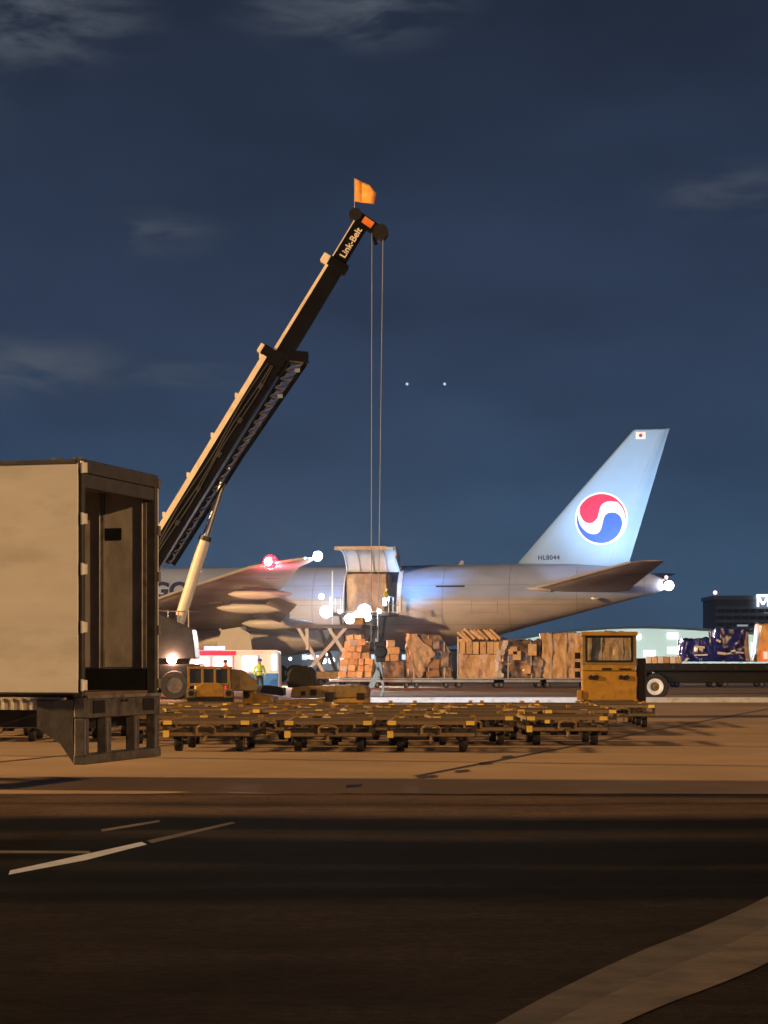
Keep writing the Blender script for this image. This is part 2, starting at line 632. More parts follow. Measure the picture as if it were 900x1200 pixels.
upE = smooth_curve([(520, 1235), (580, 1200), (650, 1162), (740, 1119), (830, 1083), (900, 1050), (990, 1002), (1150, 935)])
loE = smooth_curve([(640, 1235), (700, 1200), (770, 1168), (830, 1145), (872, 1128), (905, 1112), (990, 1066), (1150, 975)])
midE = [(.47 * a[0] + .53 * b[0], .47 * a[1] + .53 * b[1]) for a, b in zip(upE, loE)]
stripe('curved_marking', (upE, loE), M_worn2, .0140)
stripe('curved_marking', (midE, [(x + 2, y + 12) for x, y in loE]), M_worn, .0155)
for k, (px, py, w) in enumerate([(416, 921, 17), (500, 910.5, 22), (541, 904, 15), (569, 895, 14), (594, 887.5, 12)]):
    stripe('tar_patch', ([(px - w / 2, py - 1.2), (px + w / 2, py - 2.6)], [(px - w / 2, py + 1.4), (px + w / 2, py)]), M_seam, .008)
A_, B_ = Vector((.284, .959, 0)), Vector((-.959, .284, 0))
O_ = Vector((-.92, 25.6, .008))
for k in range(-5, 6):
    p0 = O_ + B_ * (7.6 * k)
    a, b = (30.2 - p0.y) / A_.y, (96 - p0.y) / A_.y
    MBj = MB().add([p0 + A_ * a - B_ * .045, p0 + A_ * a + B_ * .045, p0 + A_ * b + B_ * .045, p0 + A_ * b - B_ * .045], [(0, 1, 2, 3)])
    structure(MBj.build('slab_joint', M_seam))
for k in range(1, 8):
    p0 = O_ + A_ * (7.6 * k + 1.5)
    a, b = -38, 38
    pts = [p0 + B_ * a - A_ * .045, p0 + B_ * a + A_ * .045, p0 + B_ * b + A_ * .045, p0 + B_ * b - A_ * .045]
    if min(q.y for q in pts) < 30.6:
        b = min(b, 60)
        a = max(a, (30.2 - p0.y) / B_.y)
        pts = [p0 + B_ * a - A_ * .045, p0 + B_ * a + A_ * .045, p0 + B_ * b + A_ * .045, p0 + B_ * b - A_ * .045]
    structure(MB().add([Vector((q.x, q.y, .0095)) for q in pts], [(0, 1, 2, 3)]).build('slab_joint', M_seam))


kb = MB()
kb.span((-2.5, 84.6, 0), (60, 85.2, .20))
structure(kb.build('white_kerb', M_white))

# ------------------------------------------------------------------ flood masts of the apron (beyond the frame)
def mast(loc, target, power, label, cone):
    t = thing('floodlight_mast', label, 'floodlight mast', loc, 0, 'apron floodlight masts')
    MB().tube((0, 0, 0), (0, 0, 25), .34, .16, 12).build('pole', M_greysteel, t)
    MB().box((0, 0, 25.1), (3.2, .5, .3)).build('cross_arm', M_greysteel, t)
    for i in range(4):
        MB().box((-1.2 + .8 * i, 0, 25.55), (.6, .35, .5)).build('lamp_head', M_dark, t)
    lt = lamp('SPOT', (0, 0, 26.3), power, SODIUM, t, Vector(target) - Vector(loc), 1.6, cone, .7, 'floodlight')
    return t


mast((-100, 40, 0), (0, 85, 0), 1.08e6, 'tall sodium floodlight mast beside the apron, beyond the trailer nose', 110)
mast((75, -25, 0), (-4, 50, 0), 3.6e5, 'tall sodium floodlight mast behind the road on the open side', 46)

# ------------------------------------------------------------------ box trailer
def trailer():
    c1 = at(97, HZ, 26.5)
    t = thing('box_trailer', 'tall cream box trailer with its rear doors open', 'trailer', (c1.x, c1.y, 0), math.atan2(.96, .27))
    W, Ln = 2.5, 6.4
    zt, zf = 4.14, 1.24
    b = MB()
    for i in range(5):
        y0 = .14 + i * 1.22
        b.span((0.0, y0 + .004, zf), (.04, y0 + 1.21, zt - .06))
    b.build('side_wall', M_panel, t, bevel=.004)
    MB().span((W - .04, .14, zf), (W, Ln, zt - .06)).build('side_wall', M_panel, t)
    MB().span((.04, Ln - .05, zf), (W - .04, Ln, zt - .06)).build('front_wall', M_panel, t)
    MB().span((.01, .05, zt - .05), (W - .01, Ln, zt - .02)).build('roof', M_panel, t)
    rl = MB()
    for x in (-.015, W - .045):
        rl.span((x, .1, zt - .09), (x + .06, Ln, zt + .005))
    rl.build('roof_rail', M_darkframe, t, bevel=.01)
    MB().span((.05, .12, zf - .04), (W - .05, Ln - .06, zf)).build('floor', M_wood, t)
    # rear frame
    fr = MB()
    fr.span((-.01, 0, zf - .06), (.085, .13, zt - .06))
    fr.span((W - .085, 0, zf - .06), (W + .01, .13, zt - .06))
    fr.span((-.01, -.005, zt - .16), (W + .01, .125, zt + .01))
    fr.build('rear_frame', M_darkframe, t, bevel=.012)
    MB().span((.085, .02, zt - .34), (W - .085, .10, zt - .165)).build('door_header', M_darkframe, t, bevel=.01)
    # interior lining panels, posts and kick plate on the far wall
    for i in range(5):
        y0 = .16 + i * .62
        MB().span((W - .065, y0 + .03, zf + .31), (W - .045, y0 + .585, zt - .22)).build('lining_panel', M_inner, t, bevel=.004)
        MB().span((W - .10, y0 - .035, zf + .3), (W - .0405, y0 + .025, zt - .22)).build('wall_post', M_greysteel, t, bevel=.006)
        MB().tube((W - .105, y0 + .03, zf + .3), (W - .105, y0 + .03, zt - .24), .012, None, 6).build('conduit', M_steel, t)
    MB().span((W - .075, .14, zf), (W - .044, 6, zf + .29)).build('kick_plate', M_black, t, bevel=.004)
    MB().span((W - .082, .50, zt - .86), (W - .066, .76, zt - .70)).build('placard', M_black, t)
    # door leaves folded back against both sides
    d = MB().span((-.105, .03, zf + .0), (-.06, 1.24, zt - .055)).build('rear_door', M_panel, t, bevel=.006)
    e = MB()
    e.span((-.112, 1.225, zf), (-.055, 1.25, zt - .05))
    e.span((-.112, .02, zf - .012), (-.055, 1.25, zf + .004))
    e.span((-.112, .02, zt - .058), (-.055, 1.25, zt - .045))
    e.build('edge_trim', M_darkframe, d)
    d2 = MB().span((W + .06, .03, zf), (W + .105, 1.24, zt - .055)).build('rear_door', M_panel, t, bevel=.006)
    for k, py in enumerate((548, 608, 667, 735, 803)):
        z = EYE + (HZ - py) / F * 26.5
        h = MB()
        h.span((-.075, -.035, z - .065), (.06, -.004, z + .065))
        h.span((.005, -.05, z - .065), (.03, -.034, z + .065))
        h.tube((-.07, -.02, z - .075), (-.07, -.02, z + .075), .022, None, 8)
        h.build('hinge', M_rim, t, bevel=.004)
        MB().span((W - .03, -.03, z - .065), (W + .04, -.004, z + .065)).build('hinge', M_greysteel, t, bevel=.004)
    # sill, tail lamps, under-ride guard
    MB().span((-.01, -.03, zf - .32), (W + .01, .12, zf - .062)).build('rear_sill', M_guard, t, bevel=.015)
    MB().span((.02, -.06, zf - .075), (W - .02, -.031, zf - .035)).build('dock_plate', M_greysteel, t)
    for x in (.42, W - .42):
        MB().box((x, -.034, zf - .18), (.36, .02, .16)).build('tail_lamp', M_black, t)
    for x in (1.18, 1.32):
        MB().box((x, -.034, zf - .115), (.09, .02, .035)).build('marker_lamp', M_black, t)
    g = MB()
    for x in (.07, .78, W - .78, W - .07):
        g.span((x - .085, -.02, .44), (x + .085, .11, zf - .322))
    g.span((-.01, -.045, .345), (W + .01, .125, .465))
    g.build('underride_guard', M_guard, t, bevel=.014)
    for x in (.07, .78, W - .78, W - .07):
        MB().span((x - .075, -.028, .47), (x - .045, -.021, zf - .33)).build('guard_edge', M_steel, t)
    # side plates and rails under the box
    p = MB()
    p.prism([(-.005, .125, zf - .09), (-.005, .125, .36), (-.005, .30, .60), (-.005, .62, .80), (-.005, .62, zf - .09)], (.02, 0, 0))
    p.build('gusset_plate', M_darkframe, t)
    r = MB()
    r.span((.02, .24, zf - .22), (.10, Ln - 1, zf - .06))
    for i in range(38):
        r.span((.005, .30 + i * .13, zf - .215), (.021, .33 + i * .13, zf - .075))
    r.build('side_rail', M_boomcream, t)
    f = MB()
    for x in (.75, W - .75):
        f.span((x - .06, .13, .78), (x + .06, Ln - 1, zf - .05))
    for i in range(5):
        f.span((.1, .5 + i * 1.05, zf - .16), (W - .1, .58 + i * 1.05, zf - .045))
    f.build('underframe', M_darkframe, t)
    for y in (3.1, 4.4):
        MB().tube((.2, y, .52), (W - .2, y, .52), .09).build('axle', M_darkframe, t)
        for x in (.16, .50, W - .50, W - .16):
            w = MB().lathe([(.3, -.13), (.5, -.13), (.52, -.08), (.52, .08), (.5, .13), (.3, .13)], 'x', 24, (x, y, .52), closed=True).build('wheel', M_rubber, t, True)
            MB().lathe([(.05, -.1), (.29, -.12), (.29, .12), (.05, .1)], 'x', 20, (x, y, .52)).build('rim', M_rim, w, True)
    lg = MB()
    for x in (.4, W - .4):
        lg.span((x - .07, 5.75, .05), (x + .07, 5.9, zf - .05))
        lg.span((x - .15, 5.65, .0), (x + .15, 6.0, .05))
    lg.build('landing_leg', M_darkframe, t)
    for y in (.05, .12, .32, .42):
        MB().box((.05, y, zt + .02), (.04, .05, .025)).build('roof_marker', M_greysteel, t)


trailer()

# ------------------------------------------------------------------ mobile crane
def crane():
    Y = 92.0
    base = at(150, HZ, Y)
    base.z = 0
    t = thing('mobile_crane', 'mobile crane with long telescopic boom raised high over the trailer', 'crane', base)

    def p(px, py, dy=0.0):
        return at(px, py, Y) + Vector((0, dy, 0)) - base

    def sec(name, a, b, h, w, h2=None):
        """one boom section from a to b (upper-left edge line), h its height below that line"""
        d = (b - a).normalized()
        n = Vector((-d.z, 0, d.x))           # up-left of the boom
        if n.x > 0:
            n = -n
        h2 = h if h2 is None else h2
        A0, A1 = a - n * (h / 2), b - n * (h2 / 2)
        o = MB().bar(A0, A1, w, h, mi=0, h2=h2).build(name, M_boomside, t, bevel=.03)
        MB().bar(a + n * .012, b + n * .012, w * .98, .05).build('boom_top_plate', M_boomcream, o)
        # cream upper web, seen from the side as the lit strip
        return o, d, n

    a0, a1 = p(110, 744), p(312, 412)
    base_sec, d, n = sec('boom_base_section', a0, a1, .95, .78)
    MB().bar(a0 - n * .09 + Vector((0, -.40, 0)), a1 - n * .09 + Vector((0, -.40, 0)), .03, .20).build('boom_web_plate', M_boomcream, base_sec)
    for k in range(7):
        q = a0.lerp(a1, .14 + k * .14) + n * .06
        MB().box(q + n * .05, (.12, .3, .2)).build('rope_guide', M_boomcream, base_sec)
    s2, _, _ = sec('boom_middle_section', p(309, 431), p(386, 306), .80, .62, .72)
    MB().bar(p(320, 414) - n * .04 + Vector((0, -.32, 0)), p(386, 306) - n * .04 + Vector((0, -.32, 0)), .02, .09).build('boom_web_plate', M_boomcream, s2)
    s3, _, _ = sec('boom_tip_section', p(379, 320), p(416, 259), .62, .48, .6)
    me = text_mesh('Link-Belt', .40, .012, offset=.008)
    me.materials.clear()
    me.materials.append(M_boomcream)
    txt = link_mesh('boom_lettering', me, t)
    ang = math.atan2(d.z, d.x)
    txt.matrix_local = Matrix.Translation(p(411.5, 286) + Vector((0, -.27, 0))) @ Matrix.Rotation(-ang, 4, 'Y') @ Matrix.Rotation(rad(90), 4, 'X')
    # collars at the section ends
    for (px, py, hh, ww) in ((312, 412, 1.15, .9), (386, 306, .86, .7)):
        q = p(px, py)
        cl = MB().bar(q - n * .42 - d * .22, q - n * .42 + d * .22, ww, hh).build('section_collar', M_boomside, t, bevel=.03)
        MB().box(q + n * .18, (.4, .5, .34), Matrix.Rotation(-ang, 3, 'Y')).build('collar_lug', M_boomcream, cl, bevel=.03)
    # boom head with sheaves
    h0, h1 = p(417, 253), p(446, 273)
    hd = MB().bar(h0, h1, .55, .46).build('boom_head', M_boomside, t, bevel=.04)
    MB().bar(h0.lerp(h1, .30) + Vector((0, -.29, .03)), h0.lerp(h1, .68) + Vector((0, -.29, .03)), .03, .30).build('orange_plate', M_orangepaint, hd)
    for f, r in ((-.02, .27), (1.0, .33)):
        q = h0.lerp(h1, f)
        MB().lathe([(r * .25, -.34), (r, -.34), (r * .86, -.2), (r, -.06), (r * .86, .06), (r, .2), (r, .34), (r * .25, .34)], 'y', 20, q).build('sheave', M_black, t, True)
    MB().bar(p(437, 275), p(441, 287), .1, .14).build('rope_guard', M_boomside, t)
    # lattice jib stowed under the boom
    j = [(p(362, 421), p(330, 448)), (p(283, 535), p(262, 556)), (p(205, 655), p(196, 660))]
    ch = MB()
    lacing = []
    for dy in (-.45, .35):
        lat = MB()
        lacing.append(lat)
        o = Vector((0, dy, 0))
        U = [p(340, 425) + o, p(272, 537) + o, p(196, 660) + o]
        Lw = [p(361, 422) + o, p(284, 534) + o, p(203, 662) + o]
        for Q in (U, Lw):
            for a, b in zip(Q, Q[1:]):
                ch.tube(a, b, .055, None, 8)
        for seg, cnt in ((0, 11), (1, 10)):
            for k in range(cnt):
                f0, f1 = k / cnt, (k + 1) / cnt
                lat.tube(U[seg].lerp(U[seg + 1], f0), Lw[seg].lerp(Lw[seg + 1], (f0 + f1) / 2), .030, None, 6)
                lat.tube(Lw[seg].lerp(Lw[seg + 1], (f0 + f1) / 2), U[seg].lerp(U[seg + 1], f1), .030, None, 6)
    jib = ch.build('lattice_jib', M_boomside, t, True)
    for lat in lacing:
        lat.build('jib_lacing', M_guard, jib, True)
    MB().bar(p(328, 417), p(361, 420), 1.0, .45).build('jib_bracket', M_boomside, t, bevel=.03)
    for (px, py) in ((349, 436), (329, 466)):
        MB().box(p(px, py, -.52), (.22, .06, .16)).build('jib_lamp', M_rope, jib)
    for k in range(5):
        q = a0.lerp(a1, .42 + .12 * k) - n * .62 + Vector((0, -.46, 0))
        MB().box(q, (.22, .10, .16), Matrix.Rotation(-ang, 3, 'Y')).build('hose_clamp', M_dark, base_sec)
    hs = MB()
    for off in (.34, .50, .62):
        pts = [a0.lerp(a1, f) - n * (off + .05 * math.sin(f * 17 + off * 9)) + Vector((0, -.44, 0)) for f in [.22 + .03 * i for i in range(26)]]
        hs.path(pts, .022, 5)
    for k in range(3):
        o_ = MB()
        o_.v, o_.f, o_.m = hs.v[k * 250:(k + 1) * 250], [tuple(i - 0 for i in f) for f in hs.f[:175]], hs.m[:175]
        o_.build('hydraulic_hose', M_dark, base_sec)
    # lift cylinder
    c0, c1, c2 = p(203, 752, -.1), p(241, 630, -.1), p(261, 566, -.1)
    cy = MB().tube(c0, c1, .245, None, 16).build('lift_cylinder', M_boomcream, t, True)
    MB().tube(c1, c2, .15, None, 14).build('cylinder_rod', M_steel, cy, True)
    MB().tube(c1 - (c1 - c0).normalized() * .15, c1 + (c1 - c0).normalized() * .05, .28, None, 16).build('cylinder_collar', M_dark, cy, True)
    # turntable, cab, counterweight
    b = MB()
    b.prism([p(105, 772, -1.2), p(105, 735, -1.2), p(175, 712, -1.2), p(196, 722, -1.2), p(228, 738, -1.2), p(232, 772, -1.2)], (0, 2.3, 0))
    b.build('turntable_body', M_dark, t, bevel=.05)
    rl = MB()
    for x in (188, 200, 212, 224):
        rl.tube(p(x, 738, -1.15), p(x, 716, -1.15), .03, None, 6)
    rl.tube(p(186, 716, -1.15), p(226, 718, -1.15), .03, None, 6)
    rl.build('handrail', M_greysteel, t)
    cab = MB().prism([p(60, 775, -1.3), p(60, 730, -1.3), p(72, 718, -1.3), p(104, 718, -1.3), p(104, 775, -1.3)], (0, 1.0, 0)).build('operator_cab', M_boomcream, t, bevel=.04)
    MB().prism([p(66, 757, -1.32), p(66, 733, -1.32), p(74, 723, -1.32), p(99, 723, -1.32), p(99, 757, -1.32)], (0, .015, 0)).build('cab_window', M_glass, cab)
    MB().box(p(40, 755), (1.6, 2.6, 1.4)).build('counterweight', M_dark, t, bevel=.06)
    # carrier
    cr = MB()
    cr.prism([p(30, 805, -1.25), p(30, 780, -1.25), p(236, 778, -1.25), p(240, 786, -1.25), p(240, 806, -1.25)], (0, 2.5, 0))
    cr.build('carrier', M_black, t, bevel=.05)
    for px in (62, 96, 172, 208):
        for dy in (-1.2, 1.2):
            q = p(px, 775, dy)
            q.z = .62
            w = MB().lathe([(.36, -.2), (.58, -.2), (.62, -.12), (.62, .12), (.58, .2), (.36, .2)], 'y', 24, q, closed=True).build('wheel', M_rubber, t, True)
            MB().lathe([(.06, -.12), (.35, -.17), (.35, .17), (.06, .12)], 'y', 20, q).build('rim', M_guard, w, True)
    for px in (46, 236):
        for dy in (-2.3, 2.3):
            q = p(px, 775, dy)
            og = MB().bar((q.x, q.y * 0 + dy, .75), (q.x, 0, .75), .25, .25, side=(1, 0, 0))
            og.tube((q.x, dy, .1), (q.x, dy, .8), .09)
            og.tube((q.x, dy, .0), (q.x, dy, .1), .3, None, 12)
            og.build('outrigger', M_boomcream, t)
    bc = MB().ball(p(205, 773, -1.35), .20).build('warning_beacon', glow('beacon_glow', (1, .5, .3), 190), t, True)
    for px in (436, 449):
        top = p(px, 268 + (px - 436) * .5, -.05)
        MB().tube(top, p(px - (1 if px == 436 else 6), 752, -.05), .021, None, 6).build('hoist_rope', M_rope, t, True)
    # hook block
    hb = MB()
    hb.lathe([(.06, -.22), (.24, -.2), (.30, -.1), (.30, .1), (.24, .2), (.06, .22)], 'y', 16, p(446, 764, -.05))
    hb.bar(p(446, 752, -.05), p(446, 776, -.05), .3, .42)
    hb.build('hook_block', M_black, t, bevel=.03)
    q = p(445, 778, -.05)
    hk = MB()
    hk.path([q + Vector((.16 * math.sin(a) * 1.0 + .0, 0, -.16 + .16 * math.cos(a))) for a in [i * .45 for i in range(11)]], .045, 8)
    hk.build('hook', M_steel, t, True)
    sl = q + Vector((0, 0, -.28))
    return t, base + p(441, 752, -.05), base + sl


crane_thing, _, hook_pt = crane()
# slings and tag line hung on the hook
sg = thing('lifting_sling', 'pale blue lifting slings dangling from the crane hook to the ground', 'sling', (hook_pt.x, hook_pt.y, 0))
for pts in ([(441, 748), (440, 772), (443, 784), (438, 795), (433, 806)], [(443, 782), (447, 795), (449, 806), (446, 816)], [(440, 752), (443, 768), (446, 783), (447, 797)]):
    q = [at(a, b, hook_pt.y - .12) - Vector((hook_pt.x, hook_pt.y, 0)) for a, b in smooth_curve(pts, 10)]
    mb = MB()
    for a, b in zip(q, q[1:]):
        mb.bar(a, b, .03, .11)
    mb.build('sling_leg', M_sling, sg)
sh = MB()
qq = [at(a, b, hook_pt.y - .14) - Vector((hook_pt.x, hook_pt.y, 0)) for a, b in ((441, 784), (431, 806), (438, 806), (445, 790))]
sh.prism(qq, (0, .03, 0))
sh.build('sling_flap', M_sling, sg)

# flag on the boom head
fb = at(415.5, 252, 92)
fl = thing('flag', 'orange warning flag flying from the tip of the crane boom', 'flag', fb)
MB().tube((0, 0, -.1), (0, 0, 1.58), .018, None, 6).build('flag_pole', M_greysteel, fl)
outline = [[(416.3, 209.5), (416, 223), (415.8, 236)], [(424, 212), (424, 225), (424, 237)], [(433, 217), (432, 229), (432, 238.5)], [(441, 227), (440, 233), (438.5, 240)]]
g = []
for i, col in enumerate(outline):
    col = smooth_curve(col, 6)
    for a, b in col:
        g.append(at(a, b, 92) + Vector((0, .12 * math.sin(i * 1.7), 0)) - fb)
mb = MB()
mb.add(g, [(i * 7 + k, i * 7 + k + 1, i * 7 + k + 8, i * 7 + k + 7) for i in range(3) for k in range(6)])
fc = mb.build('flag_cloth', M_orange, fl, True)
fc.modifiers.new('thickness', 'SOLIDIFY').thickness = .012

# ------------------------------------------------------------------ the freighter aircraft
PSI = rad(10)
P0 = Vector((0, 158, 0))
PM = Matrix.Translation(P0) @ Matrix.Rotation(-PSI, 4, 'Z')


def livery():
    m = bpy.data.materials.new('fuselage_livery')
    m.use_nodes = True
    N, L = m.node_tree.nodes, m.node_tree.links
    b = N['Principled BSDF']
    b.inputs['Roughness'].default_value = .36
    tc = N.new('ShaderNodeTexCoord')
    sp = N.new('ShaderNodeSeparateXYZ')
    L.new(tc.outputs['Object'], sp.inputs[0])
    rp = N.new('ShaderNodeValToRGB')
    mr = N.new('ShaderNodeMapRange')
    mr.inputs[1].default_value, mr.inputs[2].default_value = 0, 10
    L.new(sp.outputs['Z'], mr.inputs[0])
    rp.color_ramp.interpolation = 'CONSTANT'
    e = rp.color_ramp.elements
    e[0].position, e[0].color = 0, (.57, .545, .52, 1)
    e[1].position, e[1].color = .60, (.45, .44, .43, 1)
    n = e.new(.618)
    n.color = (.365, .475, .74, 1)
    L.new(mr.outputs[0], rp.inputs[0])
    nz = N.new('ShaderNodeTexNoise')
    nz.inputs['Scale'].default_value = .7
    nz.inputs['Detail'].default_value = 6
    mp = N.new('ShaderNodeMapping')
    mp.inputs['Scale'].default_value = (.5, 1, 1.6)
    L.new(tc.outputs['Object'], mp.inputs[0])
    L.new(mp.outputs[0], nz.inputs['Vector'])
    r2 = N.new('ShaderNodeMapRange')
    r2.inputs[1].default_value, r2.inputs[2].default_value = .3, .7
    r2.inputs[3].default_value, r2.inputs[4].default_value = .80, 1.08
    L.new(nz.outputs[0], r2.inputs[0])
    mx = N.new('ShaderNodeMixRGB')
    mx.blend_type = 'MULTIPLY'
    mx.inputs[0].default_value = 1
    L.new(rp.outputs[0], mx.inputs[1])
    L.new(r2.outputs[0], mx.inputs[2])
    # skin joints every few metres along the body and along the stringers
    def joints(sock, pitch, width):
        d = N.new('ShaderNodeMath')
        d.operation = 'PINGPONG'
        d.inputs[1].default_value = pitch / 2
        L.new(sock, d.inputs[0])
        g = N.new('ShaderNodeMath')
        g.operation = 'LESS_THAN'
        g.inputs[1].default_value = width
        L.new(d.outputs[0], g.inputs[0])
        return g.outputs[0]
    ad = N.new('ShaderNodeMath')
    ad.operation = 'MAXIMUM'
    L.new(joints(sp.outputs['X'], 4.8, .035), ad.inputs[0])
    L.new(joints(sp.outputs['Z'], 1.43, .022), ad.inputs[1])
    m3 = N.new('ShaderNodeMixRGB')
    m3.inputs[2].default_value = (.12, .12, .13, 1)
    mul = N.new('ShaderNodeMath')
    mul.operation = 'MULTIPLY'
    mul.inputs[1].default_value = .38
    L.new(ad.outputs[0], mul.inputs[0])
    L.new(mul.outputs[0], m3.inputs[0])
    L.new(mx.outputs[0], m3.inputs[1])
    L.new(m3.outputs[0], b.inputs['Base Color'])
    return m


M_livery = livery()
FUS = [(-42.8, .06, 4.85, 4.97), (-42.2, .7, 4.2, 5.7), (-41.0, 1.45, 3.5, 6.6), (-39, 2.2, 2.95, 7.7), (-36, 2.8, 2.6, 8.45), (-33, 3.1, 2.5, 8.7),
       (2, 3.1, 2.5, 8.7), (5, 3.05, 2.75, 8.74), (8, 2.8, 3.4, 8.78), (11, 2.4, 4.2, 8.8), (14, 1.9, 5.0, 8.75), (17, 1.25, 5.8, 8.55),
       (19.5, .6, 6.45, 8.1), (20.9, .14, 6.85, 7.45)]


def fus(u):
    if u <= FUS[0][0]:
        return FUS[0][1:]
    for a, b in zip(FUS, FUS[1:]):
        if a[0] <= u <= b[0]:
            f = (u - a[0]) / (b[0] - a[0])
            return tuple(x + (y - x) * f for x, y in zip(a[1:], b[1:]))
    return FUS[-1][1:]


def fus_v(u, z):
    w, zb, zt = fus(u)
    s = (z - (zb + zt) / 2) / ((zt - zb) / 2)
    return w * math.sqrt(max(0, 1 - s * s))


def foil(le, chord, z, t, y, n=9, droop=0.0):
    """closed aerofoil ring in the (u, z) plane at lateral y"""
    up, lo = [], []
    for i in range(n + 1):
        x = .5 - .5 * math.cos(math.pi * i / n)
        th = 5 * t * (.2969 * math.sqrt(x) - .126 * x - .3516 * x * x + .2843 * x ** 3 - .1036 * x ** 4)
        dr = -droop * max(0, x - .7) / .3
        up.append((le + x * chord, y, z + th * chord + dr))
        lo.append((le + x * chord, y, z - th * chord * .8 + dr))
    return up + lo[::-1][1:-1]


def loft(mb, rings, mi=0):
    n = len(rings[0])
    o = len(mb.v)
    P = [p for r in rings for p in r]
    fs = []
    for i in range(len(rings) - 1):
        for k in range(n):
            fs.append((i * n + k, i * n + (k + 1) % n, (i + 1) * n + (k + 1) % n, (i + 1) * n + k))
    fs += [tuple(range(n)), tuple(range((len(rings) - 1) * n, len(rings) * n))]
    return mb.add(P, fs, mi)


def aircraft():
    t = thing('cargo_aircraft', 'large pale blue cargo jet with round emblem on its tail fin', 'cargo plane', P0, -PSI)
    U0, U1, Z0, Z1 = -2.45, 1.5, 5.2, 8.2
    th0, th1 = math.asin((Z0 - 5.6) / 3.1), math.asin((Z1 - 5.6) / 3.1)
    us = sorted(set([a[0] for a in FUS] + [-29, -25, -21, -17, -13, -9, -6, U0, U1, 3.5, 6.5, 9.5, 12.5, 15.5, 18.3]))
    angs = sorted(set([th0, th1] + [rad(a) for a in range(-180, 180, 8)]))
    na = len(angs)
    V, fs = [], []
    for u in us:
        w, zb, zt = fus(u)
        for a in angs:
            V.append((u, -w * math.cos(a), (zb + zt) / 2 + (zt - zb) / 2 * math.sin(a)))
    for i in range(len(us) - 1):
        for k in range(na):
            k2 = (k + 1) % na
            if us[i] >= U0 - 1e-4 and us[i + 1] <= U1 + 1e-4 and angs[k] >= th0 - 1e-4 and k2 > k and angs[k2] <= th1 + 1e-4:
                continue
            fs.append((i * na + k, i * na + k2, (i + 1) * na + k2, (i + 1) * na + k))
    fs.append(tuple(range((len(us) - 1) * na, len(us) * na)))
    mb = MB().add(V, fs)
    fuse = mb.build('fuselage', M_livery, t, True)
    # cargo hold behind the door
    h = MB()
    x0, x1, y0, y1, z0, z1 = U0 - .02, U1 + .02, -2.95, 2.4, Z0 - .06, Z1 + .08
    h.add([(x0, y0, z0), (x1, y0, z0), (x1, y1, z0), (x0, y1, z0), (x0, y0 + 1.3, z1), (x1, y0 + 1.3, z1), (x1, y1, z1), (x0, y1, z1)],
          [(0, 1, 2, 3), (4, 7, 6, 5), (3, 2, 6, 7), (0, 3, 7, 4), (1, 5, 6, 2)])
    h.build('cargo_hold', M_liner, t)
    # frame round the door opening
    fr = MB()
    pr = [(-3.13 * math.cos(a), 5.6 + 3.13 * math.sin(a)) for a in [th0 + (th1 - th0) * i / 8 for i in range(9)]]
    for u, w in ((U0 - .03, .1), (U1 + .14, .34)):
        for a, b in zip(pr, pr[1:]):
            fr.bar((u, a[0], a[1]), (u, b[0], b[1]), w, .1, side=(1, 0, 0))
    fr.bar((U0, pr[-1][0] - .02, pr[-1][1] + .03), (U1, pr[-1][0] - .02, pr[-1][1] + .03), .1, .14)
    fr.bar((U0, pr[0][0] - .02, pr[0][1] - .05), (U1, pr[0][0] - .02, pr[0][1] - .05), .1, .1)
    fr.build('door_frame', M_liner, t, True)
    # main cargo door swung up
    hv, hz = 3.1 * math.cos(th1), Z1
    rot = rad(93)
    def swing(a, r):
        v, z = r * math.cos(a) - hv, 5.6 + r * math.sin(a) - hz
        return hv + v * math.cos(rot) - z * math.sin(rot) + .1, hz + v * math.sin(rot) + z * math.cos(rot) + .12
    nseg = 10
    A = [th0 + (th1 - th0) * i / nseg for i in range(nseg + 1)]
    def shell(r, ua, ub, thick):
        pts = [swing(a, r) for a in A] + [swing(a, r - thick) for a in reversed(A)]
        m = len(pts)
        P = [(ua, -v, z) for v, z in pts] + [(ub, -v, z) for v, z in pts]
        f = [(k, (k + 1) % m, m + (k + 1) % m, m + k) for k in range(m)]
        for k in range(nseg):
            f += [(k, k + 1, m - 2 - k, m - 1 - k), (m + k, m + m - 1 - k, m + m - 2 - k, m + k + 1)]
        return MB().add(P, f)
    door = shell(3.1, U0, U1, .06).build('cargo_door', M_blue, t, True)
    shell(3.035, U0 + .12, U1 - .12, .04).build('door_liner', M_liner, door, True)
    for u in (U0 + .06, -1.45, -.45, .55, U1 - .06):
        rb = MB()
        for a, b in zip(A, A[1:]):
            va, vb = swing(a, 2.95), swing(b, 2.95)
            rb.bar((u, -va[0], va[1]), (u, -vb[0], vb[1]), .10, .16, side=(1, 0, 0))
        rb.build('door_rib', M_liner, door)
    e0 = swing(th0, 3.02)
    MB().bar((U0 - .35, -e0[0], e0[1]), (U1 - .5, -e0[0], e0[1]), .16, .26).build('door_edge_beam', M_tan, door, bevel=.02)
    # crescent end of the door
    cres = [(-v, z) for v, z in [swing(a, 3.12) for a in A]] + [(-v, z) for v, z in [swing(th0, 2.4), swing((th0 + th1) / 2, 2.2), swing(th1, 2.6)]]
    MB().prism([(U1 + .02, a, b) for a, b in cres], (.12, 0, 0)).build('door_end_frame', M_liner, door)

    # fin
    fin = MB()
    def fring(u0, u1, z, hth, n=12):
        L, Rr = [], []
        for i in range(n + 1):
            x = .5 - .5 * math.cos(math.pi * i / n)
            w = hth * min(1, (x / .14) ** .5, (1 - x) / .15 + .03)
            L.append((u0 + (u1 - u0) * x, -w, z))
            Rr.append((u0 + (u1 - u0) * x, w, z))
        return L + Rr[::-1][1:-1]
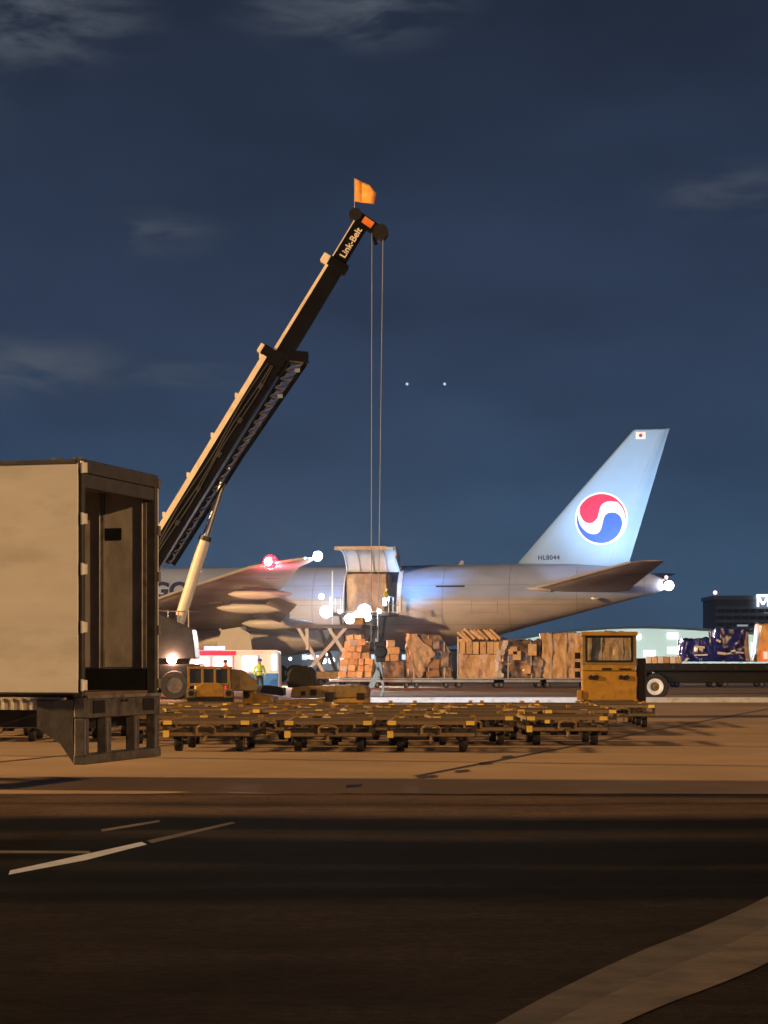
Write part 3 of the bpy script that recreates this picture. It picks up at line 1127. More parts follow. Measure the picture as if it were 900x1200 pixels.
    loft(fin, [fring(8.9, 17.9, 8.35, .34), fring(9.9, 18.05, 8.75, .33), fring(14.2, 19.55, 13.7, .25), fring(18.35, 20.95, 18.4, .15), fring(18.6, 20.98, 18.47, .06)])
    fn = fin.build('tail_fin', M_blue, t, True)
    for sg_ in (-1, 1):
        MB().bar((16.7, sg_ * .338, 8.95), (20.28, sg_ * .168, 18.1), .035, .012, side=(1, 0, 0)).build('rudder_seam', M_wing, fn)
        MB().bar((17.62, sg_ * .278, 12.75), (18.9, sg_ * .15, 12.75), .012, .03).build('rudder_seam', M_wing, fn)
    # emblem
    yE = -.325
    Yf = 158 - 15.95 * math.sin(PSI)
    k = 29 / F * Yf
    uc = (705 - 450) / F * Yf / math.cos(PSI)
    zc = EYE + (HZ - 608) / F * Yf
    def E(x, z, d=0):
        return (uc + x * k, -(.33 - .0162 * (zc + z * k - 8.75)) - .012 - d, zc + z * k)
    def arc(a0, a1, r0, r1, n):
        return [((r0 + (r1 - r0) * i / n) * math.cos(rad(a0 + (a1 - a0) * i / n)), (r0 + (r1 - r0) * i / n) * math.sin(rad(a0 + (a1 - a0) * i / n))) for i in range(n + 1)]
    em = MB().prism([E(*p) for p in arc(0, 352, 1.06, 1.06, 44)], (0, -.012, 0)).build('emblem', M_emwhite, fn)
    redp = arc(152, -8, .99, .99, 32) + arc(-4, 46, .965, .92, 10) + smooth_curve([(.63, .67), (.24, .68), (.01, .55), (-.09, .28), (-.17, 0), (-.40, -.18), (-.68, -.11), (-.86, .18), (-.86, .46)], 32)[1:-1]
    MB().prism([E(x, z, .014) for x, z in redp], (0, -.012, 0)).build('emblem_red', M_red, em)
    blup = smooth_curve([(.85, -.18), (.78, .05), (.62, .20), (.45, .24), (.26, .21), (.13, .09), (.06, -.14), (-.03, -.46), (-.22, -.62), (-.54, -.57), (-.82, -.30), (-.93, -.02), (-.975, .26)], 40) + \
        arc(163, 285, .995, .995, 24) + smooth_curve([(.30, -.945), (.58, -.77), (.78, -.47), (.85, -.18)], 10)[:-1]
    MB().prism([E(x, z, .014) for x, z in blup], (0, -.012, 0)).build('emblem_blue', M_emblue, em)
    # flag decal and registration
    Yt = 158 - 19 * math.sin(PSI)
    fx, fz = (751 - 450) / F * Yt / math.cos(PSI), EYE + (HZ - 510.5) / F * Yt
    fd = MB().span((fx - .36, -.20, fz - .27), (fx + .36, -.185, fz + .27)).build('flag_decal', M_emwhite, fn)
    MB().prism([(fx + .13 * math.cos(rad(a)), -.202, fz + .13 * math.sin(rad(a))) for a in range(0, 181, 20)], (0, -.01, 0)).build('flag_disc_top', M_red, fd)
    MB().prism([(fx + .13 * math.cos(rad(a)), -.202, fz - .13 * math.sin(rad(a))) for a in range(0, 181, 20)], (0, -.01, 0)).build('flag_disc_base', M_emblue, fd)
    Yr = 156
    text('registration', 'HL8044', .46, M_navy, fn, ((643.5 - 450) / F * Yr / math.cos(PSI), -.34, EYE + (HZ - 654) / F * Yr), (rad(90), 0, 0), offset=.01, spacing=1.1)
    # titles on the fuselage side
    zt_ = EYE + (HZ - 692) / F * 157.5
    tv = fus_v(-20, zt_)
    text('fuselage_lettering', 'CARGO', 1.72, M_navy, t, (-17.35, -tv - .05, zt_), (rad(90 - 24), 0, 0), offset=.055, extrude=.03, spacing=1.04)

    # cheat line, small doors and panel outlines proud of the skin
    def skin(u, z, d=.012):
        return (u, -fus_v(u, z) - d, z)
    def patch(name, m, ua, ub, za, zb, nu=4, nz=3):
        P = [skin(ua + (ub - ua) * i / nu, za + (zb - za) * j / nz) for i in range(nu + 1) for j in range(nz + 1)]
        f = [(i * (nz + 1) + j, (i + 1) * (nz + 1) + j, (i + 1) * (nz + 1) + j + 1, i * (nz + 1) + j + 1) for i in range(nu) for j in range(nz)]
        return MB().add(P, f).build(name, m, t, True)
    patch('crown_antenna_panel', M_dark, 4.3, 6.4, 7.0, 7.12, 4, 1)
    # aft cargo door outline: four thin strips
    for a in ((6.9, 8.8, 5.95, 5.99), (6.9, 8.8, 5.15, 5.19), (6.9, 6.95, 5.15, 5.99), (8.75, 8.8, 5.15, 5.99)):
        patch('door_seam', M_wing, *a)
    MB().prism([(5.5, -.03, 8.68), (5.95, -.03, 8.68), (5.95, -.03, 9.02), (5.75, -.03, 9.05)], (0, .06, 0)).build('antenna', M_wing, t)
    MB().ball((15.7, -1.85, 6.15), .22, sq=(1.3, .5, .7)).build('pressure_valve', M_lead, t, True)

    # wings
    for sgn in (-1, 1):
        secs = [(2.6, -21.7, 14.6, 4.45, .13), (6.5, -19.0, 11.6, 4.95, .12), (10.2, -16.4, 9.3, 5.35, .11), (20, -9.5, 6.1, 6.45, .10), (29, -3.2, 3.1, 7.35, .09), (30.6, -1.4, 2.2, 7.52, .085), (32.3, 1.0, .7, 7.72, .08)]
        w = MB()
        loft(w, [foil(a[1], a[2], a[3], a[4], sgn * a[0], 10, .25 if a[0] < 21 else 0) for a in secs])
        wg = w.build('wing', M_wing, t, True)
        le = MB()
        for a, b in zip(secs, secs[1:]):
            le.tube((a[1] - .02, sgn * a[0], a[3]), (b[1] - .02, sgn * b[0], b[3]), .022 * a[2] ** .5 + .05, .022 * b[2] ** .5 + .05, 8)
        le.build('leading_edge', M_lead, wg, True)
        # flap track fairings
        for (v, ua, ub, z, r) in ((20.5, -6.7, -2.4, 6.0, .37), (15.3, -8.8, -3.3, 5.25, .42), (9.0, -8.6, -3.4, 4.3, .46)):
            L_ = ub - ua
            prof = [(.03, 0), (r * .55, .10 * L_), (r * .9, .25 * L_), (r, .45 * L_), (r * .85, .68 * L_), (r * .45, .88 * L_), (.03, L_)]
            MB().lathe(prof, 'x', 16, (ua, sgn * v, z)).build('flap_track_fairing', M_planewhite, wg, True)
            MB().bar((ua + L_ * .42, sgn * v, z), (ua + L_ * .42, sgn * v, z + .75), .16, L_ * .5, side=(0, 1, 0)).build('fairing_pylon', M_wing, wg)
        # inboard and outboard flaps lowered
        for (va, vb, ua, ub, za, zb_, ch) in ((3.4, 9.6, -7.2, -7.0, 4.2, 4.85, 2.6), (11.0, 19.6, -7.0, -3.9, 4.95, 5.95, 1.6)):
            fl_ = MB()
            ra, rb2 = [], []
            for (v, u, z, rr) in ((va, ua, za, ra), (vb, ub, zb_, rb2)):
                for (x, zz) in ((0, .18), (.35, .2), (1, -.02), (1, -.06), (.35, -.05), (0, -.1)):
                    rr.append((u + x * ch, sgn * v, z + zz - x * ch * .36))
            loft(fl_, [ra, rb2])
            fl_.build('flap', M_wing, wg, True)
        for (v, u) in ((6.5, -15.5), (12.0, -12.3), (16.0, -9.6), (23.0, -5.6), (26.5, -3.3)):
            MB().box((u + 1.0, sgn * v, 4.45 + (v - 2.6) * .105 - .42 + v * .008), (.9, .5, .05)).build('access_panel', M_dark, wg)
        # engine
        e = MB()
        ec = (-22.6, sgn * 9.7, 2.95)
        e.lathe([(1.55, 0.0), (1.78, -.12), (1.92, .2), (1.98, 1.2), (1.95, 2.8), (1.7, 4.4), (1.45, 5.2), (1.30, 5.2), (1.3, 3), (1.55, 1.0)], 'x', 32, ec, closed=True)
        en = e.build('engine', M_engine, t, True)
        MB().lathe([(.05, .5), (.4, .9), (1.54, 1.05), (1.54, 1.15), (.1, 1.2)], 'x', 28, ec).build('fan', M_dark, en, True)
        MB().lathe([(.9, 3.2), (.85, 5.2), (.5, 6.6), (.1, 7.2)], 'x', 24, ec).build('exhaust_cone', M_dark, en, True)
        MB().prism([(-21.6, sgn * 9.7 - .25, 4.7), (-16.2, sgn * 9.7 - .25, 5.35), (-14.5, sgn * 9.7 - .25, 4.9), (-17, sgn * 9.7 - .25, 4.0)], (0, .5, 0)).build('engine_pylon', M_wing, en)
        # main gear
        gx, gy = -9.3, sgn * 5.5
        gr = MB().tube((gx, gy, .7), (gx, gy, 4.2), .24, .30, 12)
        gr.bar((gx - 1.5, gy, .72), (gx + 1.5, gy, .72), .3, .3)
        gr.tube((gx, gy, 1.9), (gx - 1.8, gy, 4.0), .12)
        g_ = gr.build('main_gear', M_engine, t, True)
        for dx in (-1.45, 0, 1.45):
            for dy in (-.7, .7):
                MB().lathe([(.25, -.24), (.62, -.24), (.68, -.14), (.68, .14), (.62, .24), (.25, .24)], 'y', 22, (gx + dx, gy + dy, .68)).build('wheel', M_rubber, g_, True)
        MB().prism([(gx - 2.0, gy + sgn * .55, 2.35), (gx - 1.5, gy + sgn * .55, 3.9), (gx - .2, gy + sgn * .55, 4.1), (gx + .6, gy + sgn * .55, 3.6), (gx + .75, gy + sgn * .55, 2.3), (gx - .4, gy + sgn * .55, 1.9)],
                   (0, .07 * sgn, 0)).build('gear_door', M_engine, t)
        # tailplane
        tp = MB()
        loft(tp, [foil(10.6, 7.6, 6.75, .10, sgn * 1.0, 8), foil(11.6, 6.8, 6.95, .10, sgn * 2.2, 8), foil(18.9, 2.1, 8.35, .08, sgn * 10.5, 8), foil(19.6, 1.4, 8.42, .06, sgn * 10.8, 8)])
        tpl = tp.build('tailplane', M_wing, t, True)
        MB().tube((11.55, sgn * 2.2, 6.95), (18.85, sgn * 10.5, 8.35), .13, .075, 8).build('leading_edge', M_lead, tpl, True)
        MB().tube((10.0, sgn * 2.32, 6.92), (12.6, sgn * 2.2, 6.86), .03, .26, 10).build('root_fillet', M_lead, tpl, True)
    # wing body fairing and nose gear
    MB().ball((-13.5, 0, 3.15), 1, 24, 14, sq=(10.5, 3.45, 1.35)).build('belly_fairing', M_planewhite, t, True)
    ng = MB().tube((-36.5, 0, .5), (-36.5, 0, 3.2), .16).build('nose_gear', M_engine, t, True)
    for dy in (-.35, .35):
        MB().lathe([(.2, -.16), (.5, -.16), (.53, -.08), (.53, .08), (.5, .16), (.2, .16)], 'y', 20, (-36.5, dy, .53)).build('wheel', M_rubber, ng, True)
    # navigation lights
    MB().ball((-1.55, -30.55, 7.58), .42, 16, 10).build('red_navigation_light', glow('nav_red', (1, .0, .0008), 190), t, True)
    MB().ball((-1.60, -30.90, 7.6), .22, 16, 10).build('navigation_lamp_core', glow('nav_core', (1, .55, .55), 60), t, True)
    MB().ball((1.75, -32.4, 7.84), .27, 16, 10).build('white_strobe_light', glow('strobe_white', (.66, .74, 1), 150), t, True)
    MB().ball((20.95, -.22, 7.10), .33, 16, 10).build('tail_light', glow('tail_white', (1, .78, .72), 120), t, True)
    MB().ball((20.75, -.12, 7.72), .13).build('tail_beacon', glow('tail_red', (.9, .5, .5), 2), t, True)
    MB().lathe([(.3, 0), (.22, .5), (.05, .6)], 'x', 12, (20.5, 0, 7.25)).build('exhaust_outlet', M_dark, t, True)
    lamp('POINT', (-1.6, -30.2, 7.0), 900, (1, .12, .16), t, size=.2, name='navigation_glow')
    # logo lights on the tailplane, shining up at the fin
    lamp('SPOT', (18.6, -9.6, 8.75), 7000, (.74, .90, 1), t, (17.4, 0, 13.6), .15, 72, .8, 'logo_light')
    lamp('SPOT', (13.0, -7.2, 7.9), 700, (.86, .92, 1), t, (13.5, 0, 10.6), .15, 60, .8, 'logo_light')
    return t


aircraft()

# ------------------------------------------------------------------ people
def person(label, loc, rotz, pose, vest, cap, scale=1.0, group=None):
    t = thing('person', label, 'person', loc, rotz, group)
    J = dict(pelvis=(0, 0, .95), waist=(0, 0, 1.08), chest=(0, 0, 1.30), neck=(0, 0, 1.48), head=(0, -.02, 1.60), crown=(0, -.01, 1.72),
             hl=(-.10, 0, .90), kl=(-.12, -.03, .50), al=(-.13, .02, .09), tl=(-.14, -.15, .04),
             hr=(.10, 0, .90), kr=(.13, -.05, .50), ar=(.15, .03, .09), tr=(.16, -.14, .04),
             sl=(-.19, 0, 1.40), el=(-.27, .02, 1.13), wl=(-.25, -.12, .92), fl=(-.24, -.17, .83),
             sr=(.19, 0, 1.40), er=(.28, .02, 1.14), wr=(.27, -.12, .92), fr=(.26, -.17, .83))
    J.update(pose)
    rads = dict(pelvis=.15, waist=.135, chest=.16, neck=.058, head=.088, crown=.07, hl=.10, kl=.068, al=.045, tl=.04, hr=.10, kr=.068, ar=.045, tr=.04,
                sl=.075, el=.052, wl=.035, fl=.03, sr=.075, er=.052, wr=.035, fr=.03)
    E_ = [('pelvis', 'waist'), ('waist', 'chest'), ('chest', 'neck'), ('neck', 'head'), ('head', 'crown'), ('pelvis', 'hl'), ('hl', 'kl'), ('kl', 'al'), ('al', 'tl'),
          ('pelvis', 'hr'), ('hr', 'kr'), ('kr', 'ar'), ('ar', 'tr'), ('chest', 'sl'), ('sl', 'el'), ('el', 'wl'), ('wl', 'fl'), ('chest', 'sr'), ('sr', 'er'), ('er', 'wr'), ('wr', 'fr')]
    names = list(J)
    me = bpy.data.meshes.new('skeleton')
    me.from_pydata([J[k] for k in names], [(names.index(a), names.index(b)) for a, b in E_], [])
    o = bpy.data.objects.new('skeleton', me)
    C.objects.link(o)
    o.modifiers.new('skin', 'SKIN').use_smooth_shade = True
    for i, k in enumerate(names):
        sv = me.skin_vertices[0].data[i]
        sv.radius = (rads[k], rads[k] * (.72 if k in ('chest', 'waist', 'pelvis') else 1))
        sv.use_root = (k == 'pelvis')
    o.modifiers.new('sub', 'SUBSURF').levels = 1
    bpy.context.view_layer.update()
    body = bpy.data.meshes.new_from_object(o.evaluated_get(bpy.context.evaluated_depsgraph_get()))
    bpy.data.objects.remove(o)
    for m in (M_skin, vest, M_trouser, M_black):
        body.materials.append(m)
    hands = [Vector(J['fl']), Vector(J['fr'])]
    for p in body.polygons:
        c = p.center
        i = 1 if c.z > .96 else 2
        if c.z > 1.47 or min((c - h).length for h in hands) < .10:
            i = 0
        if c.z < .10:
            i = 3
        p.material_index = i
    body.shade_smooth()
    link_mesh('body', body, t)
    hd = Vector(J['head'])
    MB().lathe([(.125, .03), (.122, .07), (.10, .13), (.05, .165), (.01, .17)], 'z', 16, hd).build('cap', cap, t, True)
    MB().box(hd + Vector((0, -.13, .045)), (.16, .11, .015)).build('cap_peak', cap, t)
    st = MB()
    st.lathe([(.165, -.02), (.175, -.02), (.175, .02), (.165, .02)], 'z', 20, (0, 0, 1.14), closed=True)
    for i in range(len(st.v)):
        x, y, z = st.v[i]
        st.v[i] = (x * 1.02, y * .80, z)
    st.build('reflective_band', M_rope, t)
    fing = MB()
    for h in hands:
        for k in range(5):
            b = h + Vector((-.03 + .015 * k, -.01, -.01))
            fing.path([b, b + Vector((0, -.012, -.05 - .008 * (2 - abs(k - 2)))), b + Vector((0, .004, -.08))], .008, 6)
    fing.build('fingers', M_skin, t, True)
    t.scale = (scale,) * 3
    return t


pw = PM @ Vector((1.05, -5.1, 5.12))
person('worker in yellow vest standing on the loader bridge beside the open cargo door', pw, -PSI + rad(60), {'el': (-.30, -.10, 1.18), 'wl': (-.22, -.34, 1.16), 'fl': (-.20, -.42, 1.18)}, M_vest, M_vest)

# ------------------------------------------------------------------ cargo loads
def crumpled(w, d, h, seed, amp=.08, cuts=17, top=None, taper=.0, crease=1.0):
    bm = bmesh.new()
    bmesh.ops.create_cube(bm, size=1)
    bmesh.ops.subdivide_edges(bm, edges=bm.edges[:], cuts=cuts, use_grid_fill=True)
    me = bpy.data.meshes.new('load')
    for v in bm.verts:
        x, y, z = v.co
        q = Vector((x * w, y * d, (z + .5) * h))
        if top:
            q.z *= top(x + .5)
        sc = 1 - taper * (z + .5)
        q.x *= sc
        q.y *= sc
        nrm = Vector((x * abs(x) ** 3, y * abs(y) ** 3, max(0, z) ** 3)).normalized() if v.co.length else Vector()
        k = noise.noise(Vector((q.x * 1.1 + seed * 7, q.y * 1.1, q.z * .8))) + crease * (.7 * noise.noise(Vector((q.x * 3.4 + seed, q.y * 3.4, q.z * 1.1 + seed))) + .55 * noise.noise(Vector((q.x * 6.5 + seed, q.y * 6.5, q.z * 3 - seed))))
        if z > -.49:
            q += nrm * (amp * k)
            q.z += amp * .5 * noise.noise(Vector((q.x * 2, q.y * 2, seed)))
        v.co = q
    bm.to_mesh(me)
    bm.free()
    for p in me.polygons:
        p.use_smooth = True
    me.set_sharp_from_angle(angle=rad(45))
    return me


def load_thing(label, loc, w, d, h, seed, m, group, cat='pallet load', top=None, taper=0.0, amp=.08, straps=2, rotz=0.0, strapm=None, base=True, name='pallet_load'):
    t = thing(name, label, cat, loc, rotz, group)
    if base:
        MB().span((-w / 2 - .08, -d / 2 - .06, 0), (w / 2 + .08, d / 2 + .06, .07)).build('pallet_base', M_pallet, t)
    me = crumpled(w, d, h, seed, amp, top=top, taper=taper)
    me.materials.append(m)
    link_mesh('wrapped_goods', me, t, (0, 0, .072))
    for k in range(straps):
        x = -w / 2 + (k + .5) * w / straps + RND.uniform(-.1, .1)
        hh = h * (top(x / w + .5) if top else 1)
        s = MB()
        s.bar((x, -d / 2 - .06, .07), (x * (1 - taper), -d / 2 * (1 - taper) - .06, hh + .05), .02, .07, side=(0, 1, 0))
        s.bar((x * (1 - taper), -d / 2 * (1 - taper) - .06, hh + .10), (x * (1 - taper), d / 2 * (1 - taper) + .06, hh + .10), .02, .07, side=(0, 0, 1))
        s.build('strap', strapm or M_strap, t)
    return t


def cartons(t, rows, y, z0, cw, chh, dep, x0, mats, jit=.03):
    z = z0
    for r, (off, cnt) in enumerate(rows):
        for k in range(cnt):
            w = cw * RND.uniform(.80, .99)
            m = RND.choice(mats)
            mb = MB().box((0, 0, 0), (w, dep * RND.uniform(.9, 1), chh * .965))
            o = mb.build('carton', m, t, bevel=.015)
            o.location = (x0 + off + k * cw + cw / 2, y + RND.uniform(-jit, jit), z + chh / 2)
            o.rotation_euler = (RND.uniform(-.03, .03), RND.uniform(-.05, .05), RND.uniform(-.12, .12))
        z += chh


def draped(t, name, rows, y, m, seed, amp=.10):
    """a crumpled hanging sheet; rows = (height, left edge, right edge) from top to bottom"""
    rows = smooth_curve(rows, 22)
    P, n = [], 14
    for z, a, b in rows:
        for k in range(n + 1):
            x = a + (b - a) * k / n
            dz = .05 * noise.noise(Vector((x * 4, z * 4, seed)))
            P.append((x + .16 * noise.noise(Vector((z * 5, k * .12, seed + 4))) + .08 * noise.noise(Vector((z * 14, k * .1, seed + 6))), y - amp * (.5 + noise.noise(Vector((x * 3.3, z * 1.4, seed))) + .5 * noise.noise(Vector((x * 8, z * 4, seed)))), z + dz))
    mb = MB().add(P, [(i * (n + 1) + k, i * (n + 1) + k + 1, (i + 1) * (n + 1) + k + 1, (i + 1) * (n + 1) + k) for i in range(len(rows) - 1) for k in range(n)])
    o = mb.build(name, m, t, True)
    o.modifiers.new('thickness', 'SOLIDIFY').thickness = .015
    return o


GL = 'cargo loads in the row below the aircraft'
YD = 131.0
DZ = .53
def dx(px, Y=YD):
    return (px - 450) / F * Y

# load in the cargo door
q = PM @ Vector((-.85, -1.55, 5.21))
load_thing('brown wrapped pallet load filling the open cargo door of the plane', q, 2.95, 2.4, 2.72, 3, mat('door_load_wrap', (.40, .245, .125), .3, var=.35, scale=2.4, bump=.7, stain=(.22, .12, .06), stain_at=(.42, .66), stain_scale=2.2, stretch=(1, 1, .5)), None, straps=0, rotz=-PSI, amp=.07)

# loose cartons beside the loader
tA = thing('carton_stack', 'bright heap of loose orange cartons beside the loader legs', 'pallet load', (dx(417, 134), 134, DZ), 0, GL)
MB().span((-1.1, -1.1, 0), (1.1, 1.1, .07)).build('pallet_base', M_pallet, tA)
me = crumpled(2.0, 1.6, 1.5, 41, .16, taper=.18)
me.materials.append(M_card)
link_mesh('wrapped_goods', me, tA, (.02, .25, .072))
cartons(tA, [(-.02, 4), (.05, 4), (.10, 4), (.32, 3), (.50, 2), (.62, 2)], -.86, .072, .54, .40, .55, -1.08, [M_card2, M_card, M_sheet], .14)
cartons(tA, [(.25, 3), (.36, 3), (.5, 2)], -.1, 1.5, .52, .42, .6, -1.05, [M_card2, M_card], .14)
for o_ in list(kids(tA)):
    if o_.name.startswith('carton'):
        o_.rotation_euler = (RND.uniform(-.10, .10), RND.uniform(-.16, .16), RND.uniform(-.4, .4))

tB = load_thing('low dark wrapped load with small cartons stacked on its top', (dx(459), YD, DZ), 1.55, 2.2, 1.0, 5, M_wrapdark, GL, straps=0, taper=.08)
for yy in (-.55, .25):
    cartons(tB, [(0, 2), (.08, 2), (.3, 1)], yy, 1.12, .52, .42, .7, -.62, [M_card2, M_card])
tC = load_thing('tall dark netted load with a torn tan sheet over its corner', (dx(503), YD, DZ), 2.75, 2.3, 2.62, 8, M_wrapdark, GL, straps=3, taper=.02, amp=.15, top=lambda f: 1 if f < .72 else 1 - (f - .72) * 1.5)
draped(tC, 'torn_sheet', [(2.78, -1.50, -.75), (2.35, -1.46, -.45), (1.85, -1.32, .15), (1.55, -1.22, .40), (1.20, -1.10, .05), (.75, -1.0, -.15), (.32, -.82, -.35), (.12, -.62, -.45)], -1.30, M_tan, 3)
for (x, z, w, h, m) in ((-.15, 2.25, .62, .42, M_card3), (.42, 2.12, .42, .6, M_wrapdark), (.25, .95, .7, .6, M_card3), (.95, 1.2, .5, .9, M_wrapdark), (.2, .35, .8, .4, M_card3)):
    o = MB().box((0, 0, 0), (w, .3, h)).build('carton', m, tC, bevel=.03, loc=(x, -1.10, z))
    o.rotation_euler = (0, rad(RND.uniform(-7, 7)), rad(RND.uniform(-10, 10)))
tD = thing('carton_stack', 'tall carton stack under a slanting layer of slatted bundles', 'pallet load', (dx(561), YD, DZ), 0, GL)
MB().span((-1.4, -1.15, 0), (1.4, 1.15, .07)).build('pallet_base', M_pallet, tD)
me = crumpled(2.55, 2.2, 1.45, 31, .08)
me.materials.append(M_wrapbrown)
link_mesh('wrapped_goods', me, tD, (0, 0, .072))
cartons(tD, [(0, 6)], -.74, 1.53, .425, .78, .6, -1.27, [M_card2, M_card, M_card3])
cartons(tD, [(0, 5)], .1, 1.53, .51, .95, 1.0, -1.27, [M_card3, M_card])
cartons(tD, [(.25, 4)], .1, 2.48, .51, .62, 1.0, -1.27, [M_card3])
for k in range(12):
    o = MB().box((0, 0, 0), (.13 + .05 * RND.random(), .8, .86)).build('slat_bundle', [M_card2, M_card, M_card2, M_yellowdull][k % 4], tD, bevel=.03)
    o.location = (-1.0 + k * .195, -.66 + RND.uniform(-.06, .06), 2.66 + (.08 if 1 < k < 11 else -.1) + RND.uniform(-.05, .05))
    o.rotation_euler = (0, rad(-48 + RND.uniform(-6, 6)), rad(RND.uniform(-5, 5)))
MB().span((-1.36, -1.13, .08), (-1.29, -1.06, 2.6)).build('corner_board', M_sheet, tD)
tD2 = load_thing('bulging dark netted load with a white sheet hanging down its side', (dx(608), YD - .1, DZ), 2.75, 2.25, 2.25, 11, M_wrapdark, GL, straps=2, taper=.07, amp=.20)
draped(tD2, 'hanging_sheet', [(1.75, -1.44, -1.22), (1.2, -1.48, -1.17), (.6, -1.53, -1.12), (.1, -1.55, -1.08)], -1.36, M_sheet, 9, .06)
draped(tD2, 'hanging_sheet', [(2.36, -.98, -.86), (2.05, -1.12, -.76), (1.7, -1.26, -.95), (1.45, -1.36, -1.12)], -1.40, M_sheet, 5, .05)
for (x, z, w, h) in ((-.2, 1.45, .5, .55), (-.45, 1.75, .55, .5), (.75, 1.8, .5, .7), (.45, .6, .4, .5)):
    MB().box((x, -1.16, z), (w, .2, h)).build('carton', M_card2 if w == .5 else M_card, tD2, bevel=.02)
tE = load_thing('tall square brown wrapped load beside the yellow cab', (dx(662), YD, DZ), 2.95, 2.3, 2.72, 14, M_wrapbrown, GL, straps=3, amp=.15, taper=.0)
tF = load_thing('brown wrapped load half hidden behind the yellow cab', (dx(714), YD + .4, DZ), 2.5, 2.3, 2.80, 17, M_wrapbrown, GL, straps=2, amp=.14)


# pallet dollies under the loads
def wheel_mesh(r, w, name, rimname):
    a = MB().lathe([(r * .55, -w / 2), (r * .94, -w / 2), (r, -w * .3), (r, w * .3), (r * .94, w / 2), (r * .55, w / 2)], 'x', 16, closed=True).mesh(name, M_rubber, True)
    b = MB().lathe([(r * .1, -w * .35), (r * .54, -w * .45), (r * .54, w * .45), (r * .1, w * .35)], 'x', 12).mesh(rimname, M_greysteel, True)
    return a, b


WB = wheel_mesh(.20, .14, 'tyre', 'rim')


def pallet_dolly(label, loc):
    t = thing('pallet_dolly', label, 'dolly', loc, 0, 'pallet dollies in the row below the aircraft')
    f = MB()
    for y in (-1.15, 1.15):
        f.span((-1.6, y - .06, .36), (1.6, y + .06, .50))
    for x in (-1.6, -.55, .55, 1.6):
        f.span((x - .05, -1.09, .37), (x + .05, 1.09, .49))
    f.build('frame', M_pallet, t)
    for k in range(6):
        MB().tube((-1.5, -.95 + k * .38, .49), (1.5, -.95 + k * .38, .49), .035, None, 8).build('roller', M_roller, t)
    for x in (-1.15, 1.15):
        for y in (-.95, .95):
            w = link_mesh('wheel', WB[0], t, (x, y, .2), (0, 0, rad(90)))
            link_mesh('rim', WB[1], w)
    MB().bar((-1.6, 0, .34), (-1.95, 0, .28), .06, .06).build('tow_bar', M_dollydark, t)
    return t


for px, y, lb in ((417, 134, 'dolly carrying the loose orange cartons'), (459, YD, 'dolly carrying the low dark load'), (505, YD, 'dolly carrying the tall netted load with torn tan sheet'),
                  (559, YD, 'dolly carrying the slatted carton stack'), (608, YD, 'dolly carrying the bulging dark load'), (662, YD, 'dolly carrying the square brown load'), (716, YD + .4, 'dolly standing behind the yellow cab'),
                  (812, YD + 3, 'empty dolly seen under the flatbed, nearer its big wheel'), (868, YD + 3, 'empty dolly seen under the flatbed, below the tall blue load')):
    dd = pallet_dolly('grey pallet ' + lb, (dx(px, y), y, 0))
    if px in (459, 505):
        dd.scale = (.78, 1, 1)

